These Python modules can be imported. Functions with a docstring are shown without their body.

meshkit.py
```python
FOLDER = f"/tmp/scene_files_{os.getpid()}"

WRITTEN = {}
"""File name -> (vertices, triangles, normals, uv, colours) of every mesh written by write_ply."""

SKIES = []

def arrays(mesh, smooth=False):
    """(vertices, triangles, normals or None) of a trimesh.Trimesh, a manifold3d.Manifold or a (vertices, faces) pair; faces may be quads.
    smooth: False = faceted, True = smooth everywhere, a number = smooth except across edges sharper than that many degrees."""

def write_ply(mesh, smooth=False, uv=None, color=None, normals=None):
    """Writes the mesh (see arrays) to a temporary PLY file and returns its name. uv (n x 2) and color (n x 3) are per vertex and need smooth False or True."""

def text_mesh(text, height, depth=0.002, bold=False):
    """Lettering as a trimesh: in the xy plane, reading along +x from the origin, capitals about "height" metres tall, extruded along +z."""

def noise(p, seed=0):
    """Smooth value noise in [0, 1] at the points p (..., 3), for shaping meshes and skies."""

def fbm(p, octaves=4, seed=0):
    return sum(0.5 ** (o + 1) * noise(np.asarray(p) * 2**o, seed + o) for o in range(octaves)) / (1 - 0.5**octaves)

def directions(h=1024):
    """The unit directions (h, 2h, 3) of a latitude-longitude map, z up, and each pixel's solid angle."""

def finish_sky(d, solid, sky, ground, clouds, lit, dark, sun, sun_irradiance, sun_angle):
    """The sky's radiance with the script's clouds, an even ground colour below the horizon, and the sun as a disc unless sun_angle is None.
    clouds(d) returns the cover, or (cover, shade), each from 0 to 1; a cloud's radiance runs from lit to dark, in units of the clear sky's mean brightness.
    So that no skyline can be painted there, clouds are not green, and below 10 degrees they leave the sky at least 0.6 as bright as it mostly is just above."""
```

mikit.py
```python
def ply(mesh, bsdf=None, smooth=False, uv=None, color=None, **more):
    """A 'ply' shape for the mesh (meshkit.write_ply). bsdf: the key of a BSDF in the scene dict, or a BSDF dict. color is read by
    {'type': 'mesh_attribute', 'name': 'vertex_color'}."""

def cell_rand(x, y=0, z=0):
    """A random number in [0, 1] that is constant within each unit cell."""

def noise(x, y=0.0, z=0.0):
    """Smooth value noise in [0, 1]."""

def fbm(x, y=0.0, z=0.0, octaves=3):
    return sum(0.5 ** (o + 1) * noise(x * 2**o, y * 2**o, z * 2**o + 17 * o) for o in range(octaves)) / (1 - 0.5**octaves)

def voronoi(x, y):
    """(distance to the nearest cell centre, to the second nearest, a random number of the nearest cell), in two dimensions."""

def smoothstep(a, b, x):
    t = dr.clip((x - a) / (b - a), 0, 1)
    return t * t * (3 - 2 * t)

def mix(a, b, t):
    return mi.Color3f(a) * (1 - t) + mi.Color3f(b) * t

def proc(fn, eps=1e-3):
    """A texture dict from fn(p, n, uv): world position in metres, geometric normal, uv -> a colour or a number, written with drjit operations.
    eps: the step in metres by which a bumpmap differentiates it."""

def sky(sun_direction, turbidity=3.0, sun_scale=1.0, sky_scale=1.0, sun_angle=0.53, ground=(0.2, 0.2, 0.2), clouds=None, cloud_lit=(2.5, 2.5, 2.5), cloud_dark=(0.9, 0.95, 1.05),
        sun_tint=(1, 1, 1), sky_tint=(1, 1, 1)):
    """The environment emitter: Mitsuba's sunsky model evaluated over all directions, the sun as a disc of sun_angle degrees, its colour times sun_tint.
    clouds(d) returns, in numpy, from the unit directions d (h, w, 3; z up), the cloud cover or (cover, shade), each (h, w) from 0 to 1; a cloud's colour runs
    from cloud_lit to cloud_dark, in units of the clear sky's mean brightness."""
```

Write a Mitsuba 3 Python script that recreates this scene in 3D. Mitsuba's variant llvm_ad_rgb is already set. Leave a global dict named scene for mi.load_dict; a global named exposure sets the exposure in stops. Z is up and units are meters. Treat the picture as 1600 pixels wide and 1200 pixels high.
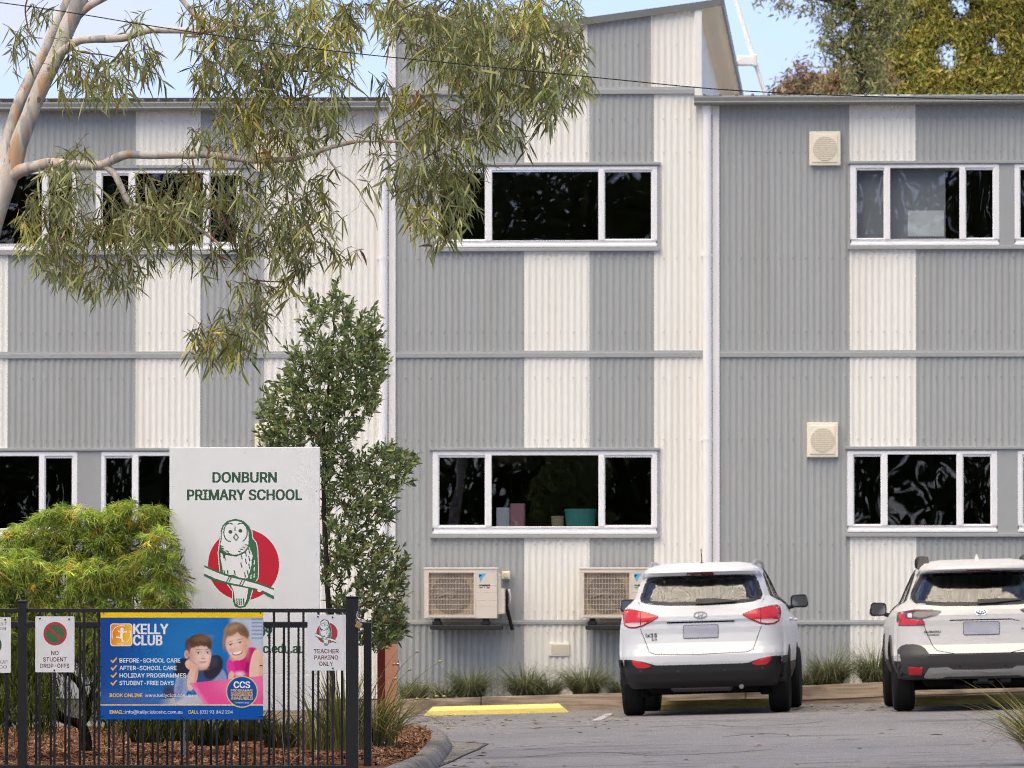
import math, random
import numpy as np, trimesh, mitsuba as mi, drjit as dr, mikit, meshkit
import manifold3d as m3
from shapely.geometry import Polygon, LineString, Point, box as sbox
from shapely import affinity
from mikit import noise, fbm, smoothstep, mix, cell_rand

T = mi.ScalarTransform4f
rng = np.random.default_rng(11)
scene, labels = {}, {}

# ------------------------------------------------------------------ camera, sky, exposure
# the facade is the plane y = 0; a long lens stands 76 m off, turned a little left and tilted a little up
D, F, H = 76.0, 10070.0, 1.32
CX, CY = 1320.0, 926.0                       # where the facade's normal and the horizon meet, in the 1600 x 1200 frame
yaw, pitch = math.atan((CX - 800) / F), math.atan((CY - 600) / F)
C = np.array([0.0, -D, H])
fwd = np.array([-math.sin(yaw) * math.cos(pitch), math.cos(yaw) * math.cos(pitch), math.sin(pitch)])
rgt = np.array([math.cos(yaw), math.sin(yaw), 0.0])
upv = np.cross(rgt, fwd)
FOCAL = F / math.cos(yaw)
scene['camera'] = {'type': 'thinlens', 'fov': math.degrees(2 * math.atan(800 / FOCAL)), 'fov_axis': 'x',
                   'aperture_radius': 0.012, 'focus_distance': 49.5, 'near_clip': 0.5, 'far_clip': 3000.0,
                   'to_world': T().look_at(origin=C.tolist(), target=(C + fwd * 50).tolist(), up=[0, 0, 1])}


def clouds(d):
    p = d * np.array([1.0, 1.0, 3.0])
    n = meshkit.fbm(p * 7.0 + 5.0, 4, 3)
    cover = 0.04 + 0.80 * np.clip((n - 0.42) / 0.25, 0, 1)
    low = np.clip(1 - d[..., 2] / 0.15, 0, 1)
    return np.clip(np.maximum(cover, 0.82 * low ** 1.1), 0, 1), 0.1 + 0.2 * n


scene['sky'] = mikit.sky((-0.25, -0.42, 0.87), turbidity=3, sun_scale=0.55, sun_angle=64, clouds=clouds,
                         cloud_lit=(1.55, 1.58, 1.76), cloud_dark=(1.3, 1.35, 1.42), sun_tint=(0.97, 0.98, 0.90), sky_tint=(0.93, 0.90, 1.05))
exposure = 2.55


def P(px, py, Y):
    """the point at the depth y = Y that stands behind a spot of the photograph"""
    d = fwd * FOCAL + rgt * (px - 800) - upv * (py - 600)
    return C + d * ((Y - C[1]) / d[1])


SL = 0.026


def gz(x, y=0.0):
    return SL * (np.clip(x, -14, 14) + 1.5)


def G(px, py):
    """the point of the sloping car park behind a spot of the photograph"""
    d = fwd * FOCAL + rgt * (px - 800) - upv * (py - 600)
    t = (SL * (C[0] + 1.5) - C[2]) / (d[2] - SL * d[0])
    return C + d * t


def X(px, Y=0.0, py=600):
    return P(px, py, Y)[0]


def Z(py, Y=0.0, px=800):
    return P(px, py, Y)[2]


# ------------------------------------------------------------------ scene helpers
def numbered(name):
    keys = set(scene) | set(labels)
    if name not in keys and not any(k.startswith(name + '__') for k in keys):
        return name
    i = 1
    while True:
        k = f'{name}_{i:03d}'
        if k not in keys and not any(q.startswith(k + '__') for q in keys):
            return k
        i += 1


counters = {}


def part(parent, name, mesh, mat, smooth=False, label=None, kind=None, **kw):
    base = f'{parent}__{name}'
    i = counters.get(base, 0)
    counters[base] = i + 1
    key = base if i == 0 else f'{base}_{i:03d}'
    scene[key] = mikit.ply(mesh, mat, smooth=smooth, **kw)
    if label or kind:
        labels[key] = {}
        if label: labels[key]['label'] = label
        if kind: labels[key]['kind'] = kind
    return key


def thing(name, label, cat, group=None):
    key = numbered(name)
    labels[key] = {'label': label, 'category': cat}
    if group: labels[key]['group'] = group
    return key


def single(name, mesh, mat, label, cat, smooth=False, kind=None, group=None, **kw):
    key = numbered(name)
    scene[key] = mikit.ply(mesh, mat, smooth=smooth, **kw)
    labels[key] = {'label': label, 'category': cat}
    if kind: labels[key]['kind'] = kind
    if group: labels[key]['group'] = group
    return key


def struct(name, mesh, mat, smooth=False, **kw):
    key = numbered(name)
    scene[key] = mikit.ply(mesh, mat, smooth=smooth, **kw)
    labels[key] = {'label': name.replace('_', ' '), 'kind': 'structure'}
    return key


def man(m):
    q = m.to_mesh()
    return trimesh.Trimesh(np.array(q.vert_properties[:, :3], float), np.array(q.tri_verts), process=False)


def tm2man(t):
    return m3.Manifold(m3.Mesh(np.array(t.vertices, np.float32), np.array(t.faces, np.uint32)))


def cat(ms):
    return trimesh.util.concatenate([m for m in ms if m is not None])


def bx(x0, x1, y0, y1, z0, z1, b=0.0):
    if b <= 0:
        m = trimesh.creation.box((x1 - x0, y1 - y0, z1 - z0))
        m.apply_translation(((x0 + x1) / 2, (y0 + y1) / 2, (z0 + z1) / 2))
        return m
    b = min(b, (x1 - x0) / 2.01, (y1 - y0) / 2.01, (z1 - z0) / 2.01)
    pts = []
    for sx, a in ((1, x0), (-1, x1)):
        for sy, c in ((1, y0), (-1, y1)):
            for sz, e in ((1, z0), (-1, z1)):
                pts += [(a, c + sy * b, e + sz * b), (a + sx * b, c, e + sz * b), (a + sx * b, c + sy * b, e)]
    return man(m3.Manifold.hull_points(np.array(pts, np.float32)))


def tube(points, radii, sides=8, cap=True):
    p = np.asarray(points, float)
    radii = np.broadcast_to(np.asarray(radii, float), (len(p),))
    t = np.gradient(p, axis=0)
    t /= np.linalg.norm(t, axis=1, keepdims=True) + 1e-12
    ref = np.array([0.3, 0.9, 0.2]) if abs(t[0] @ np.array([0.3, 0.9, 0.2])) < 0.9 else np.array([1.0, 0, 0])
    a = np.cross(t, ref)
    a /= np.linalg.norm(a, axis=1, keepdims=True) + 1e-12
    b = np.cross(t, a)
    ang = np.arange(sides) * 2 * np.pi / sides
    v = p[:, None] + radii[:, None, None] * (np.cos(ang)[None, :, None] * a[:, None] + np.sin(ang)[None, :, None] * b[:, None])
    i, j = np.meshgrid(np.arange(len(p) - 1), np.arange(sides), indexing='ij')
    q = np.stack([i * sides + j, i * sides + (j + 1) % sides, (i + 1) * sides + (j + 1) % sides, (i + 1) * sides + j], -1).reshape(-1, 4)
    f = np.vstack([q[:, [0, 1, 2]], q[:, [0, 2, 3]]])
    v = v.reshape(-1, 3)
    if cap:
        n = len(v)
        v = np.vstack([v, p[0], p[-1]])
        k = np.arange(sides)
        e = (len(p) - 1) * sides
        f = np.vstack([f, np.stack([k, np.full(sides, n), (k + 1) % sides], 1), np.stack([e + k, e + (k + 1) % sides, np.full(sides, n + 1)], 1)])
    return trimesh.Trimesh(v, f, process=False)


def spline(pts, n):
    """smooth curve through the points"""
    p = np.asarray(pts, float)
    s = np.r_[0, np.cumsum(np.linalg.norm(np.diff(p, axis=0), axis=1))]
    from scipy.interpolate import PchipInterpolator
    return PchipInterpolator(s, p, axis=0)(np.linspace(0, s[-1], n))


def lathe(profile, sections=32):
    return trimesh.creation.revolve(np.array(profile, float), sections=sections)


def ext(poly, depth):
    """a shapely polygon of the xz plane as a slab that reaches from y = 0 towards the camera (-y)"""
    gs = [g for g in getattr(poly, 'geoms', [poly]) if g.area > 1e-9]
    ms = [trimesh.creation.extrude_polygon(g, depth, engine='earcut') for g in gs]
    m = cat(ms)
    v = m.vertices.copy()
    return trimesh.Trimesh(np.c_[v[:, 0], -v[:, 2], v[:, 1]], m.faces, process=False)


def text(s, x, z, y, h, width=None, align='c', depth=0.0012, bold=False):
    """lettering that faces the camera; x, z: its anchor on the baseline"""
    m = meshkit.text_mesh(s, h, depth, bool(bold))
    v = np.array(m.vertices)
    w = v[:, 0].max() - v[:, 0].min()
    v[:, 0] -= v[:, 0].min()
    if width:
        v[:, 0] *= width / w
        w = width
    v[:, 0] += x - (w / 2 if align == 'c' else w if align == 'r' else 0)
    if bold == 2:
        d = h * 0.030
        vs = [v + [dx, 0, 0.0001 * i] for i, dx in enumerate((0, -d, d))]
        v = np.vstack(vs)
        m = trimesh.Trimesh(v, np.vstack([m.faces + i * len(vs[0]) for i in range(3)]), process=False)
    return trimesh.Trimesh(np.c_[v[:, 0], y - v[:, 2], z + v[:, 1]], m.faces, process=False)


# ------------------------------------------------------------------ materials
def rgb(*c):
    return {'type': 'rgb', 'value': [float(x) for x in c]}


def hexc(r, g, b):
    return [((x / 255 + 0.055) / 1.055) ** 2.4 if x > 10 else x / 255 / 12.92 for x in (r, g, b)]


def M(name, base, rough=0.6, spec=0.4, two=True, bump=None, **kw):
    b = {'type': 'principled', 'base_color': base if isinstance(base, dict) else rgb(*base), 'roughness': rough, 'specular': spec, **kw}
    if bump:
        b = {'type': 'bumpmap', 'arbitrary': bump[0], 'scale': bump[1], 'bsdf': b}
    scene[name] = {'type': 'twosided', 'bsdf': b} if two else b


def V3(c):
    return mi.Color3f(*[float(x) for x in c])


def sheet_tex(col, dirt, amt):
    def fn(p, n, uv):
        streak = fbm(p.x * 3.1, 2, p.z * 0.35, 3)
        fine = noise(p.x * 40, 0, p.z * 3.0)
        low = smoothstep(1.1, -0.1, p.z) * fbm(p.x * 2.2, 3, p.z * 3, 3)
        t = smoothstep(0.45, 0.85, streak) * amt + low * amt * 0.9 + fine * 0.05
        return mix(V3(col), V3(dirt), dr.clip(t, 0, 1))
    return mikit.proc(fn)


M('grey_sheet', sheet_tex((0.35, 0.362, 0.352), (0.28, 0.27, 0.25), 0.28), 0.5, 0.3)
M('cream_sheet', sheet_tex((0.775, 0.755, 0.69), (0.64, 0.58, 0.48), 0.28), 0.5, 0.3)
M('grey_trim', sheet_tex((0.33, 0.34, 0.335), (0.27, 0.26, 0.245), 0.3), 0.45, 0.4)
M('gutter_grey', sheet_tex((0.15, 0.16, 0.155), (0.14, 0.13, 0.12), 0.4), 0.4, 0.5)
M('screw_grey', (0.30, 0.30, 0.295), 0.5, 0.4)
M('screw_cream', (0.64, 0.61, 0.55), 0.5, 0.4)
M('white_trim', sheet_tex((0.80, 0.78, 0.74), (0.66, 0.62, 0.55), 0.3), 0.4, 0.4)
M('pvc_white', sheet_tex((0.82, 0.80, 0.79), (0.72, 0.69, 0.66), 0.25), 0.35, 0.5)
M('frame_white', (0.80, 0.79, 0.78), 0.35, 0.5)
M('soffit', sheet_tex((0.80, 0.70, 0.55), (0.45, 0.37, 0.27), 0.5), 0.6, 0.3)
M('inside_dark', (0.06, 0.055, 0.05), 0.9, 0.1)
M('blind_grey', (0.34, 0.35, 0.38), 0.9, 0.1)
M('black_gap', (0.01, 0.01, 0.01), 0.8, 0.2)
M('vent_cream', (0.80, 0.73, 0.58), 0.5, 0.4)
M('vent_grille', (0.60, 0.54, 0.41), 0.6, 0.3)
M('fence_black', (0.012, 0.012, 0.013), 0.42, 0.5)
M('sign_white', mikit.proc(lambda p, n, uv: mix(V3((0.775, 0.785, 0.785)), V3((0.68, 0.68, 0.66)), smoothstep(0.40, 0.9, fbm(p.x * 4, p.y, p.z * 1.2, 3)) * 0.4)), 0.4, 0.4)
M('ink_green', (0.030, 0.085, 0.045), 0.5)
M('emblem_green', hexc(62, 110, 72), 0.5)
M('emblem_red', hexc(196, 32, 54), 0.5)
M('sign_red', hexc(176, 60, 66), 0.5)
M('maroon', hexc(96, 32, 40), 0.5)
M('ink_black', (0.02, 0.02, 0.02), 0.5)
M('print_white', (0.85, 0.85, 0.85), 0.4)
M('print_yellow', hexc(250, 205, 60), 0.4)
M('print_orange', hexc(245, 175, 60), 0.4)
M('print_blue', hexc(12, 82, 165), 0.4)
M('galvanised', (0.45, 0.47, 0.47), 0.45, 0.5)
M('brass', (0.60, 0.42, 0.18), 0.35, 0.5, metallic=0.8)
M('ac_cream', sheet_tex((0.66, 0.585, 0.495), (0.52, 0.44, 0.35), 0.35), 0.45, 0.4)
M('ac_grille', (0.70, 0.60, 0.46), 0.5, 0.4)
M('ac_core', mikit.proc(lambda p, n, uv: mix(V3((0.43, 0.35, 0.26)), V3((0.36, 0.29, 0.21)), fbm(p.x * 30, 0, p.z * 14, 2))), 0.7, 0.2)
M('ac_fan', (0.20, 0.165, 0.135), 0.6, 0.3)
M('black_rubber', (0.015, 0.015, 0.016), 0.7, 0.3)
M('logo_blue', hexc(70, 180, 225), 0.5)
M('wheel_stop_yellow', mikit.proc(lambda p, n, uv: mix(V3((0.82, 0.66, 0.19)), V3((0.60, 0.48, 0.22)), smoothstep(0.55, 0.8, fbm(p.x * 9, p.y * 9, p.z * 25, 4)) * 0.7)), 0.6, 0.3)
M('orange_paint', mikit.proc(lambda p, n, uv: mix(V3((0.90, 0.29, 0.065)), V3((0.78, 0.25, 0.06)), fbm(p.x * 5, p.y * 5, p.z * 3, 3))), 0.5, 0.4)
M('red_paint', (0.22, 0.03, 0.012), 0.5, 0.4)


def wood_fn(p, n, uv):
    g = fbm(p.x * 2.2, p.y * 30, p.z * 48 + fbm(p.x * 1.6, 0, p.z * 4, 2) * 3, 4)
    blot = fbm(p.x * 3.1, 7, p.z * 6, 3)
    c = mix(V3((0.40, 0.31, 0.225)), V3((0.24, 0.18, 0.13)), smoothstep(0.3, 0.75, g))
    return mix(c, V3((0.13, 0.105, 0.08)), smoothstep(0.45, 0.8, blot) * 0.75)


M('sleeper_wood', mikit.proc(wood_fn), 0.8, 0.2)


def asphalt_fn(p, n, uv):
    fine = noise(p.x * 95, p.y * 95, 0)
    mid = fbm(p.x * 9, p.y * 5, 1, 3)
    big = fbm(p.x * 0.55, p.y * 0.28, 2, 4)
    streak = smoothstep(0.60, 0.78, fbm(p.x * 0.5 + p.y * 0.05, p.y * 2.4, 9, 4))
    b = 0.134 + 0.06 * (fine - 0.5) + 0.04 * (mid - 0.5) + 0.05 * (big - 0.5) - 0.05 * streak
    stone = smoothstep(0.86, 0.95, noise(p.x * 48 + 3, p.y * 48, 4))
    spot = smoothstep(0.70, 0.80, fbm(p.x * 2.6 + 9, p.y * 1.7, 3, 3))
    b = b + stone * 0.12 - spot * 0.045
    return mi.Color3f(b * 1.035, b * 0.985, b * 0.98)


M('asphalt', mikit.proc(asphalt_fn), mikit.proc(lambda p, n, uv: 0.42 + 0.35 * fbm(p.x * 0.8, p.y * 0.5, 5, 3)), 0.45)


def concrete_fn(p, n, uv):
    b = 0.125 + 0.09 * (fbm(p.x * 7, p.y * 7, p.z * 7, 4) - 0.5) + 0.06 * (noise(p.x * 90, p.y * 90, p.z * 60) - 0.5)
    st = smoothstep(0.5, 0.75, fbm(p.x * 3, p.y * 14, p.z * 5, 3))
    return mix(mi.Color3f(b, b * 0.94, b * 0.87), V3((0.05, 0.043, 0.036)), st * 0.8)


M('concrete', mikit.proc(concrete_fn), 0.85, 0.2)
M('soil', mikit.proc(lambda p, n, uv: mix(V3((0.11, 0.055, 0.032)), V3((0.045, 0.026, 0.018)), fbm(p.x * 14, p.y * 14, p.z * 14, 4))), 0.95, 0.1)
M('line_white', mikit.proc(lambda p, n, uv: mix(V3((0.42, 0.41, 0.40)), V3((0.14, 0.14, 0.14)), smoothstep(0.45, 0.62, fbm(p.x * 22, p.y * 22, 3, 3)))), 0.7, 0.2)
M('crack_dark', (0.055, 0.05, 0.047), 0.9, 0.1)


def bark_fn(p, n, uv):
    along = fbm(p.x * 9, p.y * 9, p.z * 2.0, 4)
    patch = fbm(p.x * 15 + 4, p.y * 15, p.z * 4.0, 3)
    c = mix(V3((0.48, 0.425, 0.365)), V3((0.29, 0.275, 0.26)), smoothstep(0.45, 0.58, fbm(p.x * 14 + p.z * 3, p.y * 9, p.z * 1.6, 4)))
    c = mix(c, V3((0.54, 0.495, 0.44)), smoothstep(0.52, 0.62, along))
    c = mix(c, V3((0.46, 0.27, 0.145)), smoothstep(0.58, 0.70, patch) * 0.8)
    return mix(c, V3((0.13, 0.075, 0.045)), smoothstep(0.72, 0.82, fbm(p.x * 30, p.y * 30, p.z * 9, 2)) * 0.8)


M('gum_bark', mikit.proc(bark_fn), 0.7, 0.2)
M('twig_brown', (0.16, 0.085, 0.05), 0.8, 0.2)
M('dark_bark', (0.045, 0.035, 0.028), 0.9, 0.1)
VC = {'type': 'mesh_attribute', 'name': 'vertex_color'}
scene['leaf'] = {'type': 'principledthin', 'base_color': VC, 'roughness': 0.45, 'diff_trans': 0.55, 'spec_trans': 0.0, 'eta': 1.4}
M('vcol', VC, 0.9, 0.1)

# cars
M('paint_white', (0.54, 0.547, 0.553), 0.28, 0.5, clearcoat=1.0, clearcoat_gloss=0.95)
M('paint_pearl', (0.51, 0.49, 0.46), 0.28, 0.5, clearcoat=1.0, clearcoat_gloss=0.95)
M('plastic_black', (0.018, 0.018, 0.019), 0.5, 0.4)
M('plastic_grey', (0.05, 0.048, 0.047), 0.55, 0.4)
M('underbody', (0.012, 0.012, 0.012), 0.9, 0.1)
M('silver_paint', (0.50, 0.50, 0.50), 0.3, 0.5, metallic=0.7)
M('chrome', (0.65, 0.65, 0.66), 0.15, 0.5, metallic=1.0)
M('lamp_red', (0.50, 0.010, 0.018), 0.12, 0.5, clearcoat=1.0)
M('lamp_dark_red', (0.12, 0.006, 0.012), 0.12, 0.5, clearcoat=1.0)
M('lamp_clear', (0.62, 0.50, 0.48), 0.12, 0.5, clearcoat=1.0)
M('lamp_smoke', (0.06, 0.055, 0.06), 0.12, 0.5, clearcoat=1.0)
M('plate_grey', mikit.proc(lambda p, n, uv: mix(V3((0.40, 0.40, 0.45)), V3((0.30, 0.30, 0.36)), fbm(p.x * 7, 0, p.z * 7, 2))), 0.5, 0.3)
M('badge_blue', (0.02, 0.035, 0.10), 0.2, 0.5)
M('tyre', (0.014, 0.014, 0.014), 0.75, 0.2)
M('rim', (0.25, 0.25, 0.26), 0.3, 0.5, metallic=0.8)
M('seat_cloth', (0.05, 0.05, 0.052), 0.9, 0.1)
M('mirror_glass', (0.35, 0.36, 0.38), 0.06, 0.5, metallic=0.9)
scene['car_glass'] = {'type': 'thindielectric', 'int_ior': 1.52, 'specular_transmittance': rgb(0.165, 0.185, 0.18)}
scene['window_glass'] = {'type': 'thindielectric', 'int_ior': 1.55, 'specular_transmittance': rgb(0.68, 0.71, 0.71)}
M('stalk_green', (.20, .21, .07), .7)
M('pod_tan', (.40, .36, .14), .7)
M('can_blue', (.05, .12, .22), .35)
M('emblem_metal', (.22, .22, .225), .3, .5, metallic=.6)
M('fan_blade', (.235, .195, .16), .6)
M('roof_metal', (.62, .61, .58), .45)
M('straw', (.50, .42, .28), .8)

# ------------------------------------------------------------------ ground
def grid_ground():
    xs = np.r_[-900, -300, -100, -40, np.linspace(-14, 14, 15), 40, 100, 300, 900]
    ys = np.r_[-900, -300, -140, -90, np.linspace(-60, 20, 9), 60, 200, 900]
    gx, gy = np.meshgrid(xs, ys, indexing='ij')
    v = np.stack([gx, gy, gz(gx)], -1).reshape(-1, 3)
    n, m = len(xs), len(ys)
    i, j = np.meshgrid(np.arange(n - 1), np.arange(m - 1), indexing='ij')
    q = np.stack([i * m + j, (i + 1) * m + j, (i + 1) * m + j + 1, i * m + j + 1], -1).reshape(-1, 4)
    return trimesh.Trimesh(v, np.vstack([q[:, [0, 1, 2]], q[:, [0, 2, 3]]]), process=False)


struct('ground', grid_ground(), 'asphalt')


def flat(poly, lift, name, mat, step=0.5, th=0.002):
    m = trimesh.creation.extrude_polygon(poly, th, engine='earcut')
    m = man(tm2man(m).refine_to_length(step))
    v = np.array(m.vertices)
    v[:, 2] = v[:, 2] + gz(v[:, 0]) + lift - th
    return struct(name, trimesh.Trimesh(v, m.faces, process=False), mat)


def gpoly(pts):
    return Polygon([tuple(G(*p)[:2]) for p in pts])


a0, a1 = G(930, 1127), G(957, 1117)
flat(Polygon([(a0[0] - .045, a0[1]), (a0[0] + .045, a0[1]), (a0[0] + .045, a0[1] + 4.2), (a0[0] - .045, a0[1] + 4.2)]), 0.004, 'parking_line', 'line_white')
b0 = G(660, 1134); b1 = G(1010, 1124.5)
flat(LineString([b0[:2], ((b0 + b1)[:2]) / 2, b1[:2]]).buffer(0.022), 0.004, 'parking_line', 'line_white')
b0 = G(770, 1169); b1 = G(960, 1158)
flat(LineString([b0[:2], b1[:2]]).buffer(0.012), 0.004, 'parking_line', 'line_white')
flat(gpoly([(712, 1160.5), (758, 1162), (742, 1173), (702, 1190), (664, 1204), (640, 1204), (690, 1172)]), 0.004, 'concrete_apron', 'concrete')
cr = [G(705, 1160), G(735, 1161), G(764, 1163)]
flat(LineString([c[:2] for c in cr]).buffer(0.009), 0.008, 'crack_line', 'crack_dark')
cr = [G(762, 1163), G(744, 1173), G(722, 1182), G(700, 1193), G(668, 1205)]
flat(LineString([c[:2] for c in cr]).buffer(0.008), 0.008, 'crack_line', 'crack_dark')

for pts in (((1010, 1137), (1100, 1133), (1160, 1136), (1290, 1128)), ((820, 1183), (930, 1176), (1040, 1181), (1200, 1172)), ((1130, 1152), (1190, 1147), (1235, 1150))):
    c_ = np.array([G(*p)[:2] for p in pts])
    c_ = spline(c_, 24) + rng.normal(0, .02, (24, 2))
    flat(LineString(c_).buffer(0.004), 0.005, 'crack_line', 'crack_dark')

# the planted island behind the kerb
toe = np.array([G(682, 1203)[:2] + [0.0, -14], G(682, 1203)[:2], G(699, 1182)[:2], G(706, 1170)[:2], G(701, 1158)[:2], G(676, 1149)[:2], G(630, 1146)[:2] + [-0.3, 0.5]])
toe = np.vstack([toe, [toe[-1, 0] - 6, toe[-1, 1] + 0.3]])
tp = np.vstack([toe[:1], spline(toe[1:-1], 40), toe[-1:]])
tn = np.gradient(tp, axis=0); tn /= np.linalg.norm(tn, axis=1, keepdims=True)
nrm = np.c_[-tn[:, 1], tn[:, 0]]           # to the left of the way = into the island
prof = [(0.0, -0.05), (0.0, 0.012), (0.015, 0.04), (0.045, 0.08), (0.07, 0.098), (0.095, 0.103), (0.175, 0.103), (0.19, 0.09), (0.195, 0.0)]
kv = np.array([[[*(p + n * o), gz(p[0]) + z] for o, z in prof] for p, n in zip(tp, nrm)])
npf = len(prof)
i, j = np.meshgrid(np.arange(len(tp) - 1), np.arange(npf - 1), indexing='ij')
q = np.stack([i * npf + j, (i + 1) * npf + j, (i + 1) * npf + j + 1, i * npf + j + 1], -1).reshape(-1, 4)
kv2 = kv.reshape(-1, 3)
kv2[:, 2] += .006 * (meshkit.fbm(kv2 * 7, 3, 4) - .5)
struct('kerb', trimesh.Trimesh(kv2, np.vstack([q[:, [0, 1, 2]], q[:, [0, 2, 3]]]), process=False), 'concrete', smooth=50)

inner = tp + nrm * 0.182
bed_poly = Polygon(np.vstack([inner, [[-16, inner[-1, 1]], [-16, inner[0, 1]]]])).buffer(0)


def bed_z(x, y):
    p = np.stack([x * 1.3, y * 1.3, 0 * x], -1)
    return gz(x) * 0.35 + 0.02 + 0.09 * (meshkit.fbm(p, 3, 5) - 0.35)


m = trimesh.creation.extrude_polygon(bed_poly, 0.01, engine='earcut')
m = man(tm2man(m).refine_to_length(0.5))
v = np.array(m.vertices)
v[:, 2] += bed_z(v[:, 0], v[:, 1]) - 0.01
struct('garden_bed', trimesh.Trimesh(v, m.faces, process=False), 'soil', smooth=True)


def chips(n, x0, x1, y0, y1, poly, zf):
    px, py = rng.uniform(x0, x1, n), rng.uniform(y0, y1, n)
    import shapely
    ok = shapely.contains_xy(poly, px, py)
    px, py = px[ok], py[ok]
    n = len(px)
    L, W, Hh = rng.uniform(.02, .075, n), rng.uniform(.008, .02, n), rng.uniform(.003, .008, n)
    base = np.array([[x, y, z] for x in (-.5, .5) for y in (-.5, .5) for z in (-.5, .5)])
    base[:, 1] *= np.where(base[:, 0] > 0, 0.6, 1)
    f = np.array([[0, 1, 3], [0, 3, 2], [4, 6, 7], [4, 7, 5], [0, 4, 5], [0, 5, 1], [2, 3, 7], [2, 7, 6], [0, 2, 6], [0, 6, 4], [1, 5, 7], [1, 7, 3]])
    v = base[None] * np.stack([L, W, Hh], -1)[:, None]
    a, t, r = rng.uniform(0, 6.28, n), rng.normal(0, .45, n), rng.normal(0, .5, n)
    def rot(v, ang, i, j):
        c, s = np.cos(ang)[:, None], np.sin(ang)[:, None]
        o = v.copy(); o[..., i] = v[..., i] * c - v[..., j] * s; o[..., j] = v[..., i] * s + v[..., j] * c
        return o
    v = rot(rot(rot(v, r, 1, 2), t, 0, 2), a, 0, 1)
    v += np.stack([px, py, zf(px, py) + rng.uniform(0.004, .022, n)], -1)[:, None]
    c = np.array([[.20, .085, .045], [.13, .055, .03], [.27, .14, .08], [.34, .22, .14], [.08, .04, .025], [.24, .11, .06]])[rng.integers(0, 6, n)] * rng.uniform(.75, 1.25, (n, 1))
    return trimesh.Trimesh(v.reshape(-1, 3), (f[None] + 8 * np.arange(n)[:, None, None]).reshape(-1, 3), process=False), np.repeat(c, 8, 0)


m, c = chips(21000, -8.4, -3.2, G(300, 1203)[1] - 3.2, -13.0, bed_poly, bed_z)
single('bark_mulch', m, 'vcol', 'loose red brown bark chips covering the garden bed behind the fence', 'mulch', kind='stuff', color=c)

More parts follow.
